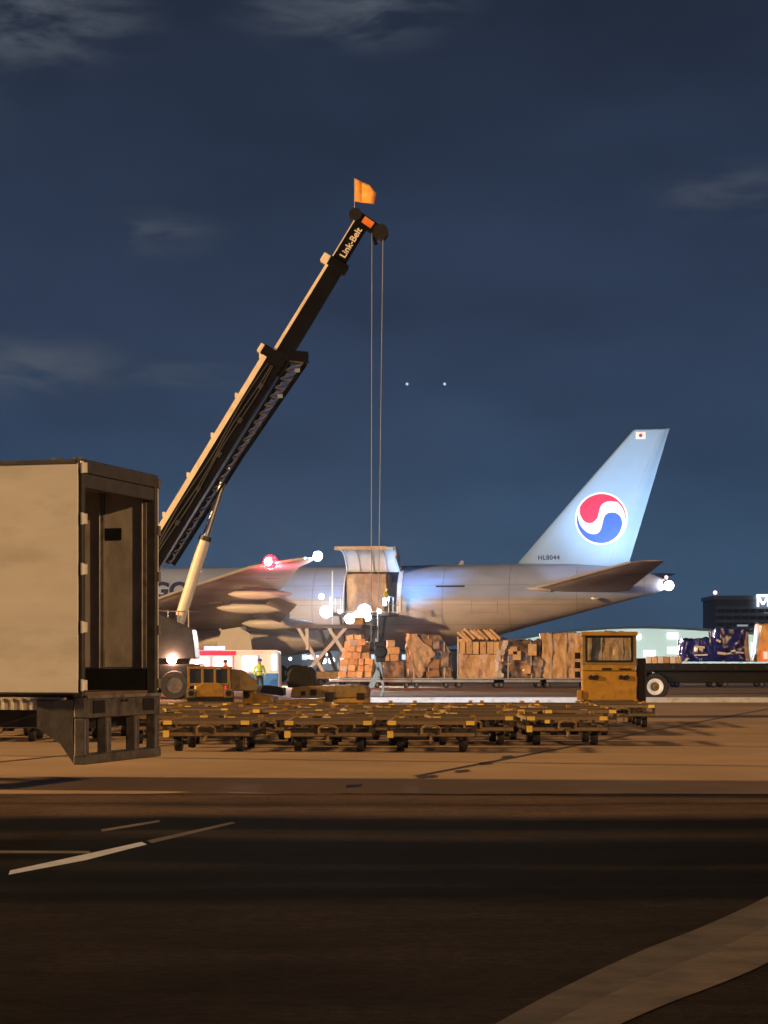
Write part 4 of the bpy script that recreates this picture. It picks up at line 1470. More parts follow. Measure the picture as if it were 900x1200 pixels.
# ------------------------------------------------------------------ main deck loader
def loader():
    loc = PM @ Vector((-.55, -3.5, 0))
    t = thing('cargo_loader', 'tall scissor lift cargo loader with glaring lamps at the plane door', 'cargo loader', loc, -PSI)
    MB().span((-1.7, -4.4, 4.85), (2.3, -.15, 5.08)).build('bridge_deck', M_dark, t)
    MB().span((-2.9, -11.5, 3.85), (1.7, -4.6, 4.10)).build('main_platform', M_dark, t)
    ch = MB().span((-1.7, -11.8, .45), (1.7, -.6, .95)).build('chassis', M_yellowdull, t, bevel=.05)
    for x in (-1.55, 1.55):
        for y in (-10.4, -9.0, -2.6, -1.4):
            w = MB().lathe([(.25, -.16), (.45, -.16), (.48, -.08), (.48, .08), (.45, .16), (.25, .16)], 'x', 20, (x, y, .48)).build('wheel', M_rubber, t, True)
    for x in (-1.45, 1.45):
        MB().bar((x, -11.0, .95), (x, -5.6, 3.85), .18, .28, side=(1, 0, 0)).build('scissor_arm', M_greysteel, t)
        MB().bar((x * .88, -5.6, .95), (x * .88, -11.0, 3.85), .18, .28, side=(1, 0, 0)).build('scissor_arm', M_greysteel, t)
        MB().bar((x, -4.0, .95), (x, -1.0, 4.85), .16, .24, side=(1, 0, 0)).build('scissor_arm', M_greysteel, t)
        MB().bar((x * .88, -1.0, .95), (x * .88, -4.0, 4.85), .16, .24, side=(1, 0, 0)).build('scissor_arm', M_greysteel, t)
    # slanting front braces seen below the platform
    for (a, b) in (((-2.7, -11.4, 3.9), (-.9, -11.6, .9)), ((.6, -11.4, 3.9), (-2.4, -11.7, .5)), ((-.6, -11.4, 3.9), (1.3, -11.6, .9)), ((-2.1, -11.4, 3.9), (-2.0, -11.6, 2.4))):
        MB().bar(a, b, .16, .22).build('front_brace', M_engine, t)
    hr = MB()
    for x in (-1.95, 2.25):
        for y in (-4.3, -2.4, -.4):
            hr.tube((x, y, 5.08), (x, y, 6.2), .035, None, 6)
        for z in (5.65, 6.2):
            hr.tube((x, -4.3, z), (x, -.4, z), .03, None, 6)
    hr.build('handrail', M_liner, t)
    for x in (-1.75, 1.5):
        MB().tube((x, -4.45, 2.9 if x > 0 else 4.1), (x, -4.45, 8.0 if x < 0 else 5.4), .05, None, 8).build('guide_post', M_liner, t)
    cb = MB().span((1.1, -11.2, 4.1), (1.7, -10.2, 4.6)).build('control_box', M_yellow, t)
    W = glow('work_lamp_glow', (.80, .87, 1), 240)
    w2 = glow('small_lamp_glow', (.80, .90, 1), 22)
    for (x, y, z, r) in ((-2.15, -4.7, 5.12, .44), (.60, -4.7, 5.20, .46), (.15, -4.95, 4.80, .38), (-.40, -5.0, 4.62, .36), (.85, -5.0, 4.72, .28)):
        h = MB().lathe([(.05, .3), (r * .8, .22), (r * 1.04, .05), (r * 1.04, -.02), (r * .98, .04)], 'y', 20, (x, y + .06, z)).build('lamp_head', M_dark, t, True)
        MB().ball((x, y, z), r * .95, 18, 10, sq=(1, .28, .92)).build('lamp_lens', W, h, True)
    for (x, y, z, r) in ((-2.5, -4.6, 6.2, .19), (-1.2, -4.6, 5.15, .12), (1.65, -4.6, 5.15, .14), (1.9, -3.9, 5.95, .14), (1.9, -3.9, 5.7, .14), (.6, -4.8, 4.55, .16)):
        MB().ball((x, y, z), r, 12, 8).build('small_lamp', w2, t, True)
    # light of those lamps on the door, the skin and the goods below
    lamp('SPOT', (.7, -4.6, 5.5), 6500, COOL, t, (.4, .6, 8.2), .2, 120, .6, 'work_light')
    lamp('SPOT', (2.1, -4.4, 5.9), 3600, (.06, .47, 1), t, (3.6, .4, 8.1), .2, 60, .9, 'work_light')
    lamp('SPOT', (-2.2, -4.6, 5.6), 900, (.35, .66, 1), t, (-3.6, .4, 7.4), .2, 90, .8, 'work_light')
    lamp('SPOT', (-.4, -12.2, 5.0), 15000, (1, .93, .86), t, (-.6, -19.5, .6), .3, 110, .6, 'work_light')
    return t


loader()

# ------------------------------------------------------------------ container dollies in ranks
WD = wheel_mesh(.17, .13, 'tyre', 'rim')


def make_dolly():
    t = thing('container_dolly', 'x', 'dolly', (0, 0, 0))
    hw, hl = .80, 1.18
    f = MB()
    for x in (-hw + .05, hw - .05):
        f.span((x - .045, -hl, .27), (x + .045, hl, .37))
    for y in (-hl + .05, 0, hl - .05):
        f.span((-hw + .095, y - .04, .275), (hw - .095, y + .04, .365))
    f.build('base_frame', M_dollydark, t)
    pm = MB().span((-.033, -.033, .372), (.033, .033, .498)).mesh('frame_post', M_dollydark)
    for x in (-hw + .04, -.28, .28, hw - .04):
        for y in (-hl + .04, hl - .04):
            link_mesh('frame_post', pm, t, (x, y, 0))
    r = MB()
    for y in (-hl, hl):
        r.span((-hw, y - .025, .50), (hw, y + .025, .555))
    for x in (-hw + .025, hw - .025):
        r.span((x - .025, -hl + .027, .50), (x + .025, hl - .027, .555))
    r.span((-hw + .05, -.03, .50), (hw - .05, .03, .545))
    r.build('deck_rim', M_dollyframe, t)
    b = MB().span((-hw + .02, -hl - .012, .29), (hw - .02, -hl - .002, .352)).build('end_beam', M_dollyframe, t)
    rm = MB().tube((-hw + .06, 0, 0), (hw - .06, 0, 0), .028, None, 8).mesh('roller', M_roller, True)
    for k in range(6):
        link_mesh('roller', rm, t, (0, -.96 + k * .385, .535))
    for x in (-.56, .56):
        for y in (-.80, .80):
            w = link_mesh('wheel', WD[0], t, (x, y, .17))
            link_mesh('rim', WD[1], w)
            MB().span((x - .085, y - .03, .19), (x - .072, y + .03, .275)).build('wheel_fork', M_dollydark, t)
    rf = MB().box((0, 0, 0), (.15, .014, .075)).mesh('reflector', M_reflect)
    link_mesh('reflector', rf, t, (-hw + .10, -hl - .034, .53))
    link_mesh('reflector', rf, t, (hw - .10, -hl - .034, .53))
    rf2 = MB().box((0, 0, 0), (.11, .014, .12)).mesh('reflector', M_reflect)
    link_mesh('reflector', rf2, t, (-hw + .07, -hl - .022, .325))
    st = MB().span((-.05, -.04, 0), (.05, .04, .06)).mesh('corner_stop', M_yellow)
    for x in (-hw + .08, hw - .08):
        for y in (hl - .16,):
            link_mesh('corner_stop', st, t, (x, y, .556))
    tb = MB()
    tb.path([Vector((-.16, -hl - .04, .34)), Vector((-.16, -hl - .09, .44)), Vector((-.09, -hl - .1, .475)), Vector((.09, -hl - .1, .475)), Vector((.16, -hl - .09, .44)), Vector((.16, -hl - .04, .34))], .022, 8)
    tb.bar((0, -hl - .02, .31), (0, -hl - .34, .20), .05, .04, side=(1, 0, 0))
    tb.build('tow_bar', M_dollyframe, t)
    return t


proto = make_dolly()
tree = snapshot(proto)
columns = [(-9.2, 44.6, 4), (-7.15, 44.4, 4), (-5.1, 43.2, 5), (-3.02, 39.4, 6), (-1.03, 39.2, 6), (.97, 39.3, 6), (2.72, 42.4, 5), (4.35, 47.8, 3), (5.95, 53.2, 2)]
colname = ['under the trailer, farthest into the dark', 'under the trailer floor', 'just behind the trailer bumper', 'in the column next to the trailer', 'in the second full column from the trailer',
           'in the third full column from the trailer', 'in the fourth column, set a step back', 'in the column before the yellow cab', 'in the column right beneath the yellow cab']
ordn = ['first', 'second', 'third', 'fourth', 'fifth', 'last']
first = True
GD = 'empty container dollies parked in ranks'
for ci, (X, Y0, n) in enumerate(columns):
    for k in range(n):
        o = proto if first else copy_tree(tree)
        first = False
        rank = round((Y0 + k * 3.0 - 39.3) / 3) if ci < 7 else 0
        o.location = (X + [0, .75, -.55, .95, -.2, .5, -.8][rank] + RND.uniform(-.10, .10), Y0 + k * 3.0 + RND.uniform(-.2, .2), 0)
        o.rotation_euler = (0, 0, rad(RND.uniform(-7, 7)))
        o['label'] = 'empty low dolly ' + colname[ci].replace('right beneath', 'beneath') + ', ' + ordn[k] + ' from the road'
        o['category'] = 'dolly'
        o['group'] = GD


# ------------------------------------------------------------------ yellow apron vehicles
def veh_wheel(t, x, y, r, w, rimm=None, axis='x'):
    a = MB().lathe([(r * .6, -w / 2), (r * .94, -w / 2), (r, -w * .3), (r, w * .3), (r * .94, w / 2), (r * .6, w / 2)], axis, 24, (x, y, r), closed=True).build('wheel', M_rubber, t, True)
    MB().lathe([(r * .33, -w * .40), (r * .40, -w * .49), (r * .60, -w * .52), (r * .60, w * .52), (r * .40, w * .49), (r * .33, w * .40)], axis, 24, (x, y, r), closed=True).build('rim', rimm or M_greysteel, a, True)
    MB().lathe([(r * .10, -w * .34), (r * .14, -w * .28), (r * .335, -w * .26), (r * .335, w * .26), (r * .14, w * .28), (r * .10, w * .34)], axis, 20, (x, y, r)).build('hub', M_yellowdull, a, True)
    return a


def cab_vehicle():
    Y = 61.0
    b = at(714, HZ, Y)
    t = thing('cab_tractor', 'tall yellow cab tractor with square window standing behind the dollies', 'tow tractor', (b.x, Y, 0), rad(-5))
    W = .78                                             # half width
    zb, zw, zt = .50, 1.58, 2.36
    bd = MB().span((-W, 0, zb), (W, 2.6, 1.36)).build('body', M_yellow, t, bevel=.04)
    MB().span((-W + .02, -.03, 1.362), (W - .02, 1.7, zw - .06)).build('cab_base', M_yellow, t, bevel=.02)
    MB().span((-W, -.05, .38), (W, .1, zb - .002)).build('bumper', M_black, t, bevel=.02)
    MB().span((-W - .14, -.06, .52), (-W + .0, .5, .80)).build('step', M_yellow, t, bevel=.02)
    for x in (-W + .07, W - .07):
        for y in (.04, 1.62):
            MB().span((x - .06, y - .05, zw - .06), (x + .06, y + .05, zt)).build('cab_post', M_yellowdull, t, bevel=.015)
    MB().span((-W + .135, -.01, zw - .058), (W - .135, .09, zw + .028)).build('window_sill', M_yellowdull, t, bevel=.01)
    MB().span((-W - .03, -.08, zt), (W + .03, 1.75, zt + .12)).build('roof', M_yellow, t, bevel=.03)
    gm = M_clear()
    MB().span((-W + .13, .0, zw + .03), (W - .13, .012, zt - .02)).build('windscreen', gm, t)
    MB().span((-W + .13, 1.62, zw + .03), (W - .13, 1.632, zt - .02)).build('rear_window', gm, t)
    wf = MB()
    for x in (-W + .13, W - .13):
        wf.span((x - .03, -.014, zw + .03), (x + .03, .016, zt - .01))
    wf.span((-W + .14, -.014, zt - .06), (W - .14, .016, zt))
    wf.span((-W + .14, -.014, zw + .02), (W - .14, .016, zw + .08))
    wf.build('window_frame', M_black, t)
    for x in (-.52, -.36, .34, .50):
        MB().lathe([(.02, -.03), (.062, -.03), (.07, .01), (.02, .01)], 'y', 14, (x, -.035 + .0, 1.17)).build('lamp_hole', M_black, t)
    MB().span((-.20, -.045, 1.38), (.06, -.03, 1.44)).build('vent', M_black, t)
    MB().span((.28, -.045, 1.385), (.62, -.03, 1.43)).build('grab_handle', M_black, t)
    MB().span((-.01, -.06, .40), (.01, -.051, .5)).build('bumper_gap', M_yellowdull, t)
    MB().span((W + .004, .1, .9), (W + .02, .5, 1.2)).build('side_lamp', M_orangepaint, t)
    sd = MB()
    sd.span((W + .03, .15, .2), (W + .27, 2.4, 1.72))
    sd.build('side_box', M_black, t, bevel=.03)
    for k in range(3):
        MB().box((-W - .12, .3, 1.25 + k * .27), (.16, .3, .18)).build('side_mirror', M_black, t)
    for x in (-.62, .62):
        for y in (.55, 2.1):
            veh_wheel(t, x, y, .34, .22)
    return t


def M_clear():
    if 'clear_glass' in _mats:
        return _mats['clear_glass']
    m = bpy.data.materials.new('clear_glass')
    m.use_nodes = True
    b = m.node_tree.nodes['Principled BSDF']
    b.inputs['Base Color'].default_value = (.80, .84, .86, 1)
    b.inputs['Roughness'].default_value = .03
    b.inputs['Transmission Weight'].default_value = 1
    b.inputs['IOR'].default_value = 1.02
    _mats['clear_glass'] = m
    return m


cab_vehicle()


def tug():
    Y = 64.0
    b = at(246, HZ, Y)
    t = thing('tow_tractor', 'small yellow tow tractor with three dark window panes facing the trailer', 'tow tractor', (b.x, Y, 0), rad(6))
    MB().span((-.72, .0, .34), (.72, 2.6, .72)).build('chassis', M_black, t, bevel=.04)
    hood = MB().prism([(-.42, -.02, .56), (-.42, -.02, .86), (-.20, -.02, .98), (.30, -.02, .98), (.42, -.02, .86), (.42, -.02, .56)], (0, 1.2, 0)).build('hood', M_yellow, t, bevel=.03)
    for x in (-.56, .56):
        h = MB().span((x - .13, -.04, .54), (x + .13, .02, .80)).build('headlight', M_yellowdull, t, bevel=.015)
        MB().lathe([(.02, -.05), (.085, -.05), (.085, -.03), (.02, -.03)], 'y', 14, (x, -.005, .67)).build('lens', M_black, h)
    cb = MB()
    for x in (-.62, -.2, .18, .6):
        cb.span((x - .035, 1.15, .72), (x + .035, 1.23, 1.42))
    cb.span((-.655, 1.14, 1.40), (.70, 2.3, 1.47))
    cb.span((-.655, 1.15, .88), (.635, 1.24, .96))
    cb.build('cab_frame', M_yellow, t, bevel=.01)
    for x0, x1 in ((-.585, -.235), (-.165, .145), (.215, .565)):
        MB().span((x0, 1.18, .962), (x1, 1.195, 1.398)).build('window_pane', M_glass, t)
    MB().prism([(.66, 1.2, .72), (.66, 1.2, 1.40), (1.05, 1.2, 1.36), (1.45, 1.2, 1.05), (1.5, 1.2, .72)], (0, 1.1, 0)).build('side_cowl', M_yellowdull, t, bevel=.03)
    for x in (-.62, .62):
        for y in (.5, 2.1):
            veh_wheel(t, x, y, .30, .2)
    return t


tug()


def low_carrier():
    Y = 66.0
    b = at(358, HZ, Y)
    t = thing('low_carrier', 'long low yellow carrier with dark rounded engine hood behind the dollies', 'airport vehicle', (b.x, Y, 0), rad(-3))
    m = Y / F
    def q(px, py):
        return ((px - 358) * m, 0, EYE + (HZ - py) * m)
    MB().prism([q(284, 832), q(284, 804), q(298, 803), q(300, 813), q(318, 816), q(322, 828), q(322, 832)], (0, 1.7, 0)).build('front_block', M_yellow, t, bevel=.03)
    MB().prism([q(322, 833), q(322, 820), q(430, 818), q(430, 833)], (0, 2.0, 0)).build('deck', M_yellow, t, bevel=.03)
    MB().prism([q(340, 818), q(342, 806), q(352, 804), q(420, 802.5), q(428, 804), q(431, 810), q(430, 818)], (0, 1.8, 0)).build('body', M_yellowdull, t, bevel=.04)
    for (x0, x1, y0, y1) in ((353, 358, 810, 815), (364, 371, 808, 815), (381, 391, 811, 822), (418, 427, 812, 820)):
        a, c = q(x0, y1), q(x1, y0)
        MB().span((a[0], -.03, a[2]), (c[0], .012, c[2])).build('opening', M_black, t)
    for (px, py) in ((289, 815), (291, 828)):
        a = q(px, py)
        MB().lathe([(.02, -.04), (.10, -.04), (.10, .0), (.02, .0)], 'y', 14, (a[0], 0, a[2])).build('lamp', M_black, t)
    hood = [q(335, 806), q(335.5, 790), q(339, 783), q(348, 780), q(360, 781), q(366, 787), q(368, 806)]
    MB().prism([(x, .3, z) for x, _, z in hood], (0, 1.2, 0)).build('engine_hood', M_black, t, bevel=.06)
    MB().prism([(q(302, 812)[0], .4, q(302, 812)[2]), (q(306, 803)[0], .4, q(306, 803)[2]), (q(330, 806)[0], .4, q(330, 806)[2]), (q(330, 816)[0], .4, q(330, 816)[2])], (0, 1.0, 0)).build('seat_box', M_black, t, bevel=.04)
    for px in (302, 412):
        for y in (.15, 1.8):
            veh_wheel(t, (px - 358) * m, y, .26, .18, axis='y')
    lamp('SPOT', ((408 - 358) * m, 1.95, .74), 11000, (.62, .82, 1), t, ((470 - 358) * m, 21, .3), .12, 62, .8, 'added_kerb_beam')  # unseen cool lamp added to light the kerb and slings
    return t


low_carrier()

# ------------------------------------------------------------------ lit service van and worker
def van():
    Y = 106.0
    m = Y / F
    b = at(272, HZ, Y)
    t = thing('service_van', 'white service van with glowing windows and red roof strip under the wing', 'van', (b.x, Y, 0), 0)
    def q(px, py, y=0.0):
        return ((px - 272) * m, y, EYE + (HZ - py) * m)
    prof = [q(213, 807), q(213, 790), q(219, 785), q(226, 765), q(232, 762), q(322, 761.5), q(327, 764), q(328, 807)]
    bd = MB().prism(prof, (0, 2.0, 0)).build('body', M_vanwhite, t, bevel=.05)
    MB().prism([q(224, 768, -.02), q(227, 762.5, -.02), (q(277, 763, -.02)), q(276, 768, -.02)], (0, .03, 0)).build('red_roof_strip', M_vanred, t)
    MB().prism([q(276.5, 768, -.02), q(277.3, 763, -.02), q(308, 763, -.02), q(308, 766, -.02)], (0, .03, 0)).build('pink_roof_strip', M_rim, t)
    MB().prism([q(288, 806, -.02), q(288, 789, -.02), q(326, 789, -.02), q(326, 806, -.02)], (0, .03, 0)).build('blue_panel', M_vanblue, t)
    wl = glow('van_window_glow', (1, .93, .98), 2.2)
    wp = glow('van_window_pink', (1, .55, .72), 1.3)
    for (x0, x1, y0, y1, mm) in ((230, 246, 770, 786, wp), (250, 272, 769, 787, wl), (283, 302, 768, 787, wl), (317, 325, 766, 786, wl)):
        a, c = q(x0, y1), q(x1, y0)
        w = MB().span((a[0], -.03, a[2]), (c[0], .0, c[2])).build('window', mm, t)
        f = MB()
        for (p0, p1) in (((a[0] - .05, a[2]), (c[0] + .05, a[2])), ((a[0] - .05, c[2]), (c[0] + .05, c[2])), ((a[0], a[2]), (a[0], c[2])), ((c[0], a[2]), (c[0], c[2]))):
            f.bar((p0[0], -.035, p0[1]), (p1[0], -.035, p1[1]), .04, .06)
        f.build('window_frame', M_vanwhite, w)
    for px in (247.5, 278, 305):
        MB().span((q(px, 0)[0] - .015, -.012, q(0, 804)[1]), (q(px, 0)[0] + .015, -.002, q(0, 767)[1])).build('door_seam', M_dark, t)
    MB().span((q(214, 0)[0], -.03, q(0, 806)[1]), (q(287, 0)[0], -.004, q(0, 800)[1])).build('sill_trim', M_dark, t)
    for px in (245, 302.5):
        MB().span((q(px, 0)[0] - .1, -.04, q(0, 791)[1]), (q(px, 0)[0] + .1, -.012, q(0, 789.5)[1])).build('door_handle', M_dark, t)
    MB().span((q(226, 0)[0], -.24, q(0, 782)[1]), (q(228, 0)[0], -.05, q(0, 774)[1])).build('side_mirror', M_dark, t, bevel=.02)
    for (px, py, w, h) in ((256, 785, .34, .5), (264, 784, .28, .6), (290, 785, .4, .5), (298, 786, .24, .4)):
        MB().span((q(px, 0)[0] - w / 2, -.05, q(0, 787)[1]), (q(px, 0)[0] + w / 2, -.032, q(0, 787)[1] + h)).build('seat_back', M_red if px == 264 else M_vanblue, t)
    MB().box((q(250, 760)[0], .8, EYE + (HZ - 759.5) * m), (1.0, .3, .16)).build('roof_light_bar', glow('van_red_light', (1, .03, .10), 40), t)
    MB().ball(q(231, 777, -.1), .10).build('headlight', glow('van_head', (.8, .88, 1), 12), t, True)
    for px in (232, 308):
        veh_wheel(t, (px - 272) * m, .12, .36, .24, axis='y')
        veh_wheel(t, (px - 272) * m, 1.85, .36, .24, axis='y')
    lamp('POINT', (q(225, 760)[0], -1.2, 2.7), 420, (1, .10, .16), t, size=.2, name='red_light')
    return t


van()
pp = at(304, HZ, 104)
person('worker in lime vest and blue cap standing before the lit van windows', (pp.x, 104, 0), rad(20), {}, M_vest2, M_helmet)
pp2 = at(264, HZ, 104)
person('worker in a red jacket standing beside the lit van', (pp2.x, 104.2, 0), rad(-30), {}, mat('red_jacket', (.55, .02, .03), .7), M_trouser, .97)

# ------------------------------------------------------------------ flatbed with blue loads
def flatbed():
    Y = 88.6
    m = Y / F
    b = at(830, HZ, Y)
    t = thing('flatbed_trailer', 'black flatbed trailer carrying blue wrapped loads, big white rimmed wheel', 'trailer', (b.x, Y, 0))
    def q(px, py):
        return ((px - 830) * m, EYE + (HZ - py) * m)
    x0, x1 = q(755, 0)[0], q(1010, 0)[0]
    MB().span((x0, 0, q(0, 786)[1]), (x1, 2.4, q(0, 777.5)[1])).build('deck', M_black, t, bevel=.03)
    MB().span((x0 + .6, .25, q(0, 800)[1]), (x1 - .2, 2.15, q(0, 786.5)[1])).build('frame_beam', M_black, t, bevel=.03)
    MB().span((x0, .0, q(0, 797)[1]), (x0 + .1, 2.4, q(0, 786)[1])).build('end_plate', M_black, t)
    for k in range(6):
        MB().box((x0 + 1.2 + k * 1.3, -.012, q(0, 782)[1]), (.07, .02, .12)).build('stake_pocket', M_dark, t)
    for y in (.20, 2.2):
        veh_wheel(t, q(768, 0)[0], y, .575, .32, M_rim, 'y')
        veh_wheel(t, q(965, 0)[0], y, .575, .32, M_rim, 'y')
    for y in (-.15,):
        MB().bar((q(746, 0)[0], .1, 1.0), (q(746, 0)[0] + .1, .1, 1.25), .3, .1).build('mud_flap', M_black, t)
    MB().box((q(897, 0)[0], -.04, q(0, 768)[1]), (.16, .05, .3)).build('red_lamp', glow('truck_red', (1, .06, .05), 8), t)
    return t, m, q(0, 777.5)[1]


fbt, mfb, zdeck = flatbed()
GB = 'loads on the black flatbed trailer'
def fx(px):
    return (px - 450) / F * 89.8
b1 = load_thing('low blue plastic wrapped load nearer the big wheel', (fx(816), 89.8, zdeck + .002), 1.38, 1.7, .92, 21, M_bluewrap, GB, straps=0, base=False, amp=.13, taper=.05)
b2 = load_thing('tall blue plastic wrapped load in the middle of the flatbed', (fx(852), 89.8, zdeck + .002), 1.30, 1.8, 1.36, 23, M_bluewrap, GB, straps=0, base=False, amp=.13, taper=.03)
b3 = load_thing('pale wrapped bundle leaning behind the tall blue load', (fx(871), 90.0, zdeck + .002), .42, 1.5, 1.25, 26, M_sheet, GB, straps=0, base=False, amp=.06, taper=.25)
b4 = load_thing('brown wrapped load at the end of the flatbed', (fx(906), 89.8, zdeck + .002), 1.6, 1.8, 1.55, 29, M_wrapbrown, GB, straps=1, base=False, amp=.07, taper=.22)
for (t, y) in ((b1, -.90), (b2, -.96)):
    tp = MB()
    if t is b1:
        tp.bar((-.22, y, .34), (.34, y, .36), .02, .06)
        tp.bar((-.18, y, .70), (.22, y, .66), .02, .09)
        tp.bar((-.02, y, .60), (.14, y, .58), .02, .10)
        tp.bar((-.62, y, .05), (-.50, y, .22), .02, .10)
    else:
        tp.bar((-.55, y, .44), (-.20, y, .40), .02, .10)
        tp.bar((-.18, y, .40), (.30, y, .47), .02, .07)
        tp.bar((.02, y, .46), (.20, y, .50), .02, .16)
        tp.bar((.30, y, .46), (.54, y, .44), .02, .06)
        tp.bar((-.60, y, .98), (-.42, y, .90), .02, .09)
    tp.build('tape', M_tape, t)
tcr = thing('crate_row', 'row of small pale crates at the wheel end of the flatbed', 'crates', (fx(776), 89.6, zdeck + .002), 0, GB)
for k in range(6):
    MB().box((-.64 + k * .255, 0, .145), (.23, .8, .29)).build('crate', [M_sheet, M_card, M_sheet, M_card3, M_sheet, M_tan][k], tcr, bevel=.02)

# ------------------------------------------------------------------ far buildings
def hangar():
    Y = 420.0
    m = Y / F
    b = at(750, HZ, Y)
    t = thing('hangar', 'broad pale floodlit hangar with a low curved roof beyond the plane', 'hangar', (b.x, Y, 0))
    def q(px, py):
        return ((px - 750) * m, EYE + (HZ - py) * m)
    arch = smooth_curve([(520, 768), (600, 751), (660, 741), (740, 736), (820, 738.5), (900, 745), (1010, 760)], 30)
    pts = [(q(520, 0)[0], 0, -.0)] + [(q(a, c)[0], 0, q(a, c)[1]) for a, c in arch] + [(q(1010, 0)[0], 0, 0)]
    MB().prism(pts, (0, 70, 0)).build('wall', M_hangar, t)
    f = MB()
    for a, c in zip(arch, arch[1:]):
        A, B = q(*a), q(*c)
        f.bar((A[0], 30, A[1] + .1), (B[0] + .05, 30, B[1] + .1), 66, .45)
    f.build('roof', M_fascia, t)
    lw = glow('hangar_window_glow', (.93, 1, .97), 1.0)
    for (x0, x1, y0, y1) in ((782, 796, 758, 766), (798, 815, 756, 766), (880, 920, 753, 770), (754, 768, 762, 770), (925, 960, 757, 770)):
        a, c = q(x0, y1), q(x1, y0)
        w = MB().span((a[0], -.15, a[1]), (c[0], -.02, c[1])).build('window', lw, t)
    sg = MB().span((q(782, 0)[0], -.4, q(0, 748)[1]), (q(794, 0)[0], -.1, q(0, 741)[1])).build('lit_sign', glow('hangar_sign_glow', (1, 1, 1), 1.6), t)
    sg2 = MB().span((q(735, 0)[0], -.4, q(0, 749)[1]), (q(751, 0)[0], -.1, q(0, 743)[1])).build('lit_sign', glow('hangar_sign_glow', (1, 1, 1), 1.6), t)
    for px in range(540, 1010, 24):
        MB().span((q(px, 0)[0] - .06, -.10, 0), (q(px, 0)[0] + .06, -.02, q(0, 756)[1])).build('wall_rib', M_hangar, t)
    for px in (600, 690, 780, 870, 960):
        MB().box((q(px, 0)[0], -14, .4), (.8, .4, .6)).build('wall_floodlight', M_dark, t)
        lamp('SPOT', (q(px, 0)[0], -14, .9), 6200, (.86, 1, .95), t, (q(px, 0)[0], 0, 5.5), .3, 120, .8, 'wall_floodlight_beam')


hangar()


def office():
    Y = 470.0
    m = Y / F
    b = at(870, HZ, Y)
    t = thing('office_block', 'dark banded office block with a white lit sign on its roof edge', 'office building', (b.x, Y, 0))
    def q(px, py):
        return ((px - 870) * m, EYE + (HZ - py) * m)
    MB().span((q(838, 0)[0], 0, 0), (q(960, 0)[0], 18, q(0, 700)[1])).build('wall', M_office, t)
    for k in range(6):
        a = q(838, 712 + k * 8)
        MB().span((a[0] - .1, -.25, a[1] - .28), (q(960, 0)[0], -.01, a[1] + .28)).build('floor_band', M_officeband, t)
        if k < 5:
            for j in range(12):
                x = a[0] + .6 + j * 1.75
                MB().span((x, -.06, a[1] - 1.05), (x + 1.4, -.01, a[1] - .42)).build('window', M_glass, t)
    MB().span((q(837, 0)[0] - .2, -.3, q(0, 702.5)[1]), (q(960, 0)[0], 18.2, q(0, 698)[1])).build('parapet', M_officeband, t)
    lw = glow('office_window_glow', (.75, .85, 1), .35)
    for (px, py, w) in ((870, 733, 2.4), (849, 728, .5), (886, 729, .7), (880, 737, .5), (898, 719, 1)):
        a = q(px, py)
        MB().span((a[0] - w / 2, -.12, a[1] - .2), (a[0] + w / 2, -.065, a[1] + .2)).build('lit_window', lw, t)
    MB().tube((q(838, 0)[0], .1, q(0, 698)[1]), (q(838, 0)[0], .1, q(0, 695)[1]), .08, None, 6).build('lamp_post', M_dark, t)
    MB().ball((q(838, 0)[0], -.1, q(0, 694.5)[1]), .48).build('roof_lamp', glow('roof_lamp_glow', (1, .72, .74), 1.6), t, True)
    sw = glow('roof_sign_glow', (.92, .96, 1), 1.5)
    a, c = q(886, 699.5), q(930, 696.5)
    sgn = MB().span((a[0], -.9, a[1]), (c[0], -.35, c[1])).build('roof_sign', sw, t)
    lt = MB()
    for (x0, y0, x1, y1, w) in ((887.6, 699.4, 887.6, 711, 2.6), (888.2, 699.6, 893.4, 708.6, 2.4), (898.6, 699.6, 893.4, 708.6, 2.4), (899.4, 699.4, 899.4, 711, 2.6)):
        A, B = q(x0, y0), q(x1, y1)
        lt.bar((A[0], -.70 - .02 * len(lt.f), A[1]), (B[0], -.70 - .02 * len(lt.f), B[1]), .5, w * m)
    lt.build('sign_letter', sw, sgn)


office()


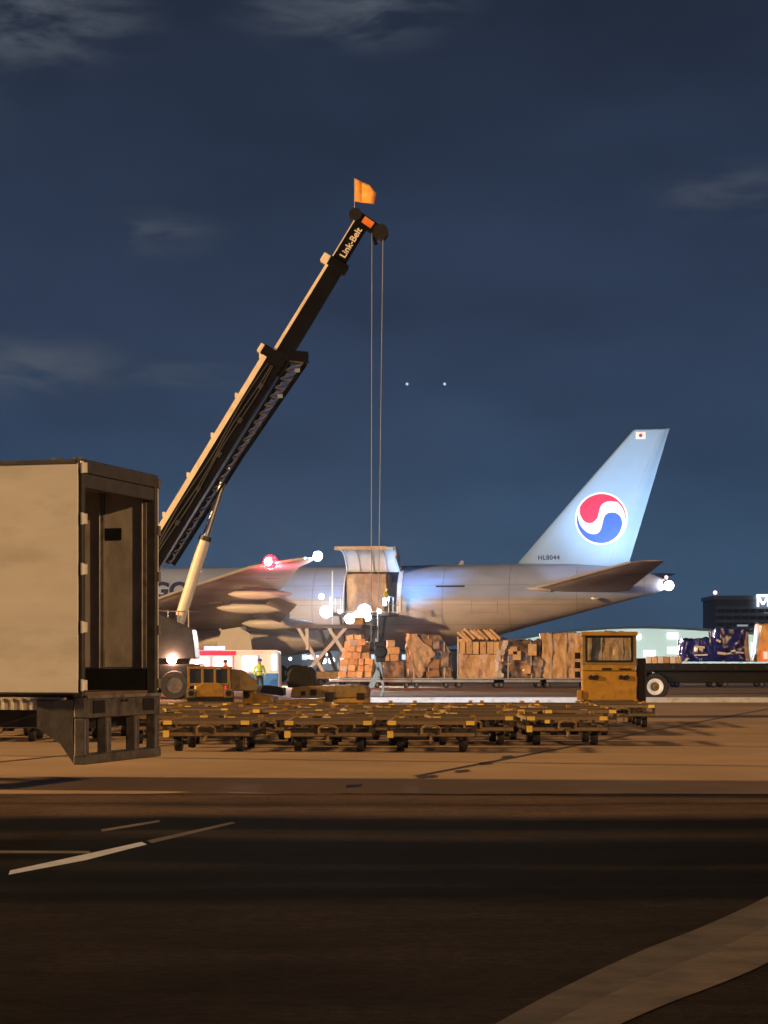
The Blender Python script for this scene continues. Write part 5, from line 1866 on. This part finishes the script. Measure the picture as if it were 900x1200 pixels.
def far_terminal():
    Y = 380.0
    m = Y / F
    b = at(380, HZ, Y)
    t = thing('terminal_building', 'low distant terminal with bright lamps seen under the aircraft belly', 'building', (b.x, Y, 0))
    def q(px, py):
        return ((px - 380) * m, EYE + (HZ - py) * m)
    MB().span((q(120, 0)[0], 0, 0), (q(560, 0)[0], 20, q(0, 763)[1])).build('wall', mat('terminal_wall', (.30, .36, .42), .6, var=.2, scale=.1), t)
    MB().span((q(118, 0)[0], -.6, q(0, 763)[1] + .01), (q(562, 0)[0], 20.5, q(0, 761)[1])).build('roof', M_fascia, t)
    lw = glow('terminal_window_glow', (.80, .92, 1), 1.0)
    for i in range(22):
        px = 345 + i * 9
        if RND.random() < .7:
            a, c = q(px, 773), q(px + 6, 767)
            MB().span((a[0], -.1, a[1]), (c[0], -.01, c[1])).build('window', lw, t)
    for (px, py, r) in ((383, 765, .5), (372, 771, .45), (389, 774, .6), (380, 779, .5), (363, 770, .3), (341, 772, .3)):
        a = q(px, min(py, 774.5))
        MB().ball((a[0], -3, a[1]), r).build('lamp', glow('terminal_lamp_glow', (.9, .96, 1), 5), t, True)


far_terminal()
for k, (px, lb) in enumerate(((477, 'small white light in the dark sky nearer the hoist ropes'), (521, 'small white light in the dark sky farther from the hoist ropes'))):
    o = MB().ball((0, 0, 0), 1.0, 12, 8).build('sky_light', glow('sky_light_glow', (.75, .88, 1), .75), None, True, loc=at(px, 450, 1500))
    tag(o, lb, 'light', 'pair of lights in the night sky')

# ------------------------------------------------------------------ thin night air: the lamps glow in it
hz = MB().span((-2600, -210, -1), (2600, 6010, 29)).build('haze', bpy.data.materials.new('night_air'))
hz['kind'] = 'stuff'
am = hz.data.materials[0]
am.use_nodes = True
am.node_tree.nodes.remove(am.node_tree.nodes['Principled BSDF'])
vol = am.node_tree.nodes.new('ShaderNodeVolumePrincipled')
vol.inputs['Density'].default_value = 1.3e-4
vol.inputs['Color'].default_value = (.86, .90, .95, 1)
vol.inputs['Anisotropy'].default_value = .75
am.node_tree.links.new(vol.outputs[0], am.node_tree.nodes['Material Output'].inputs['Volume'])
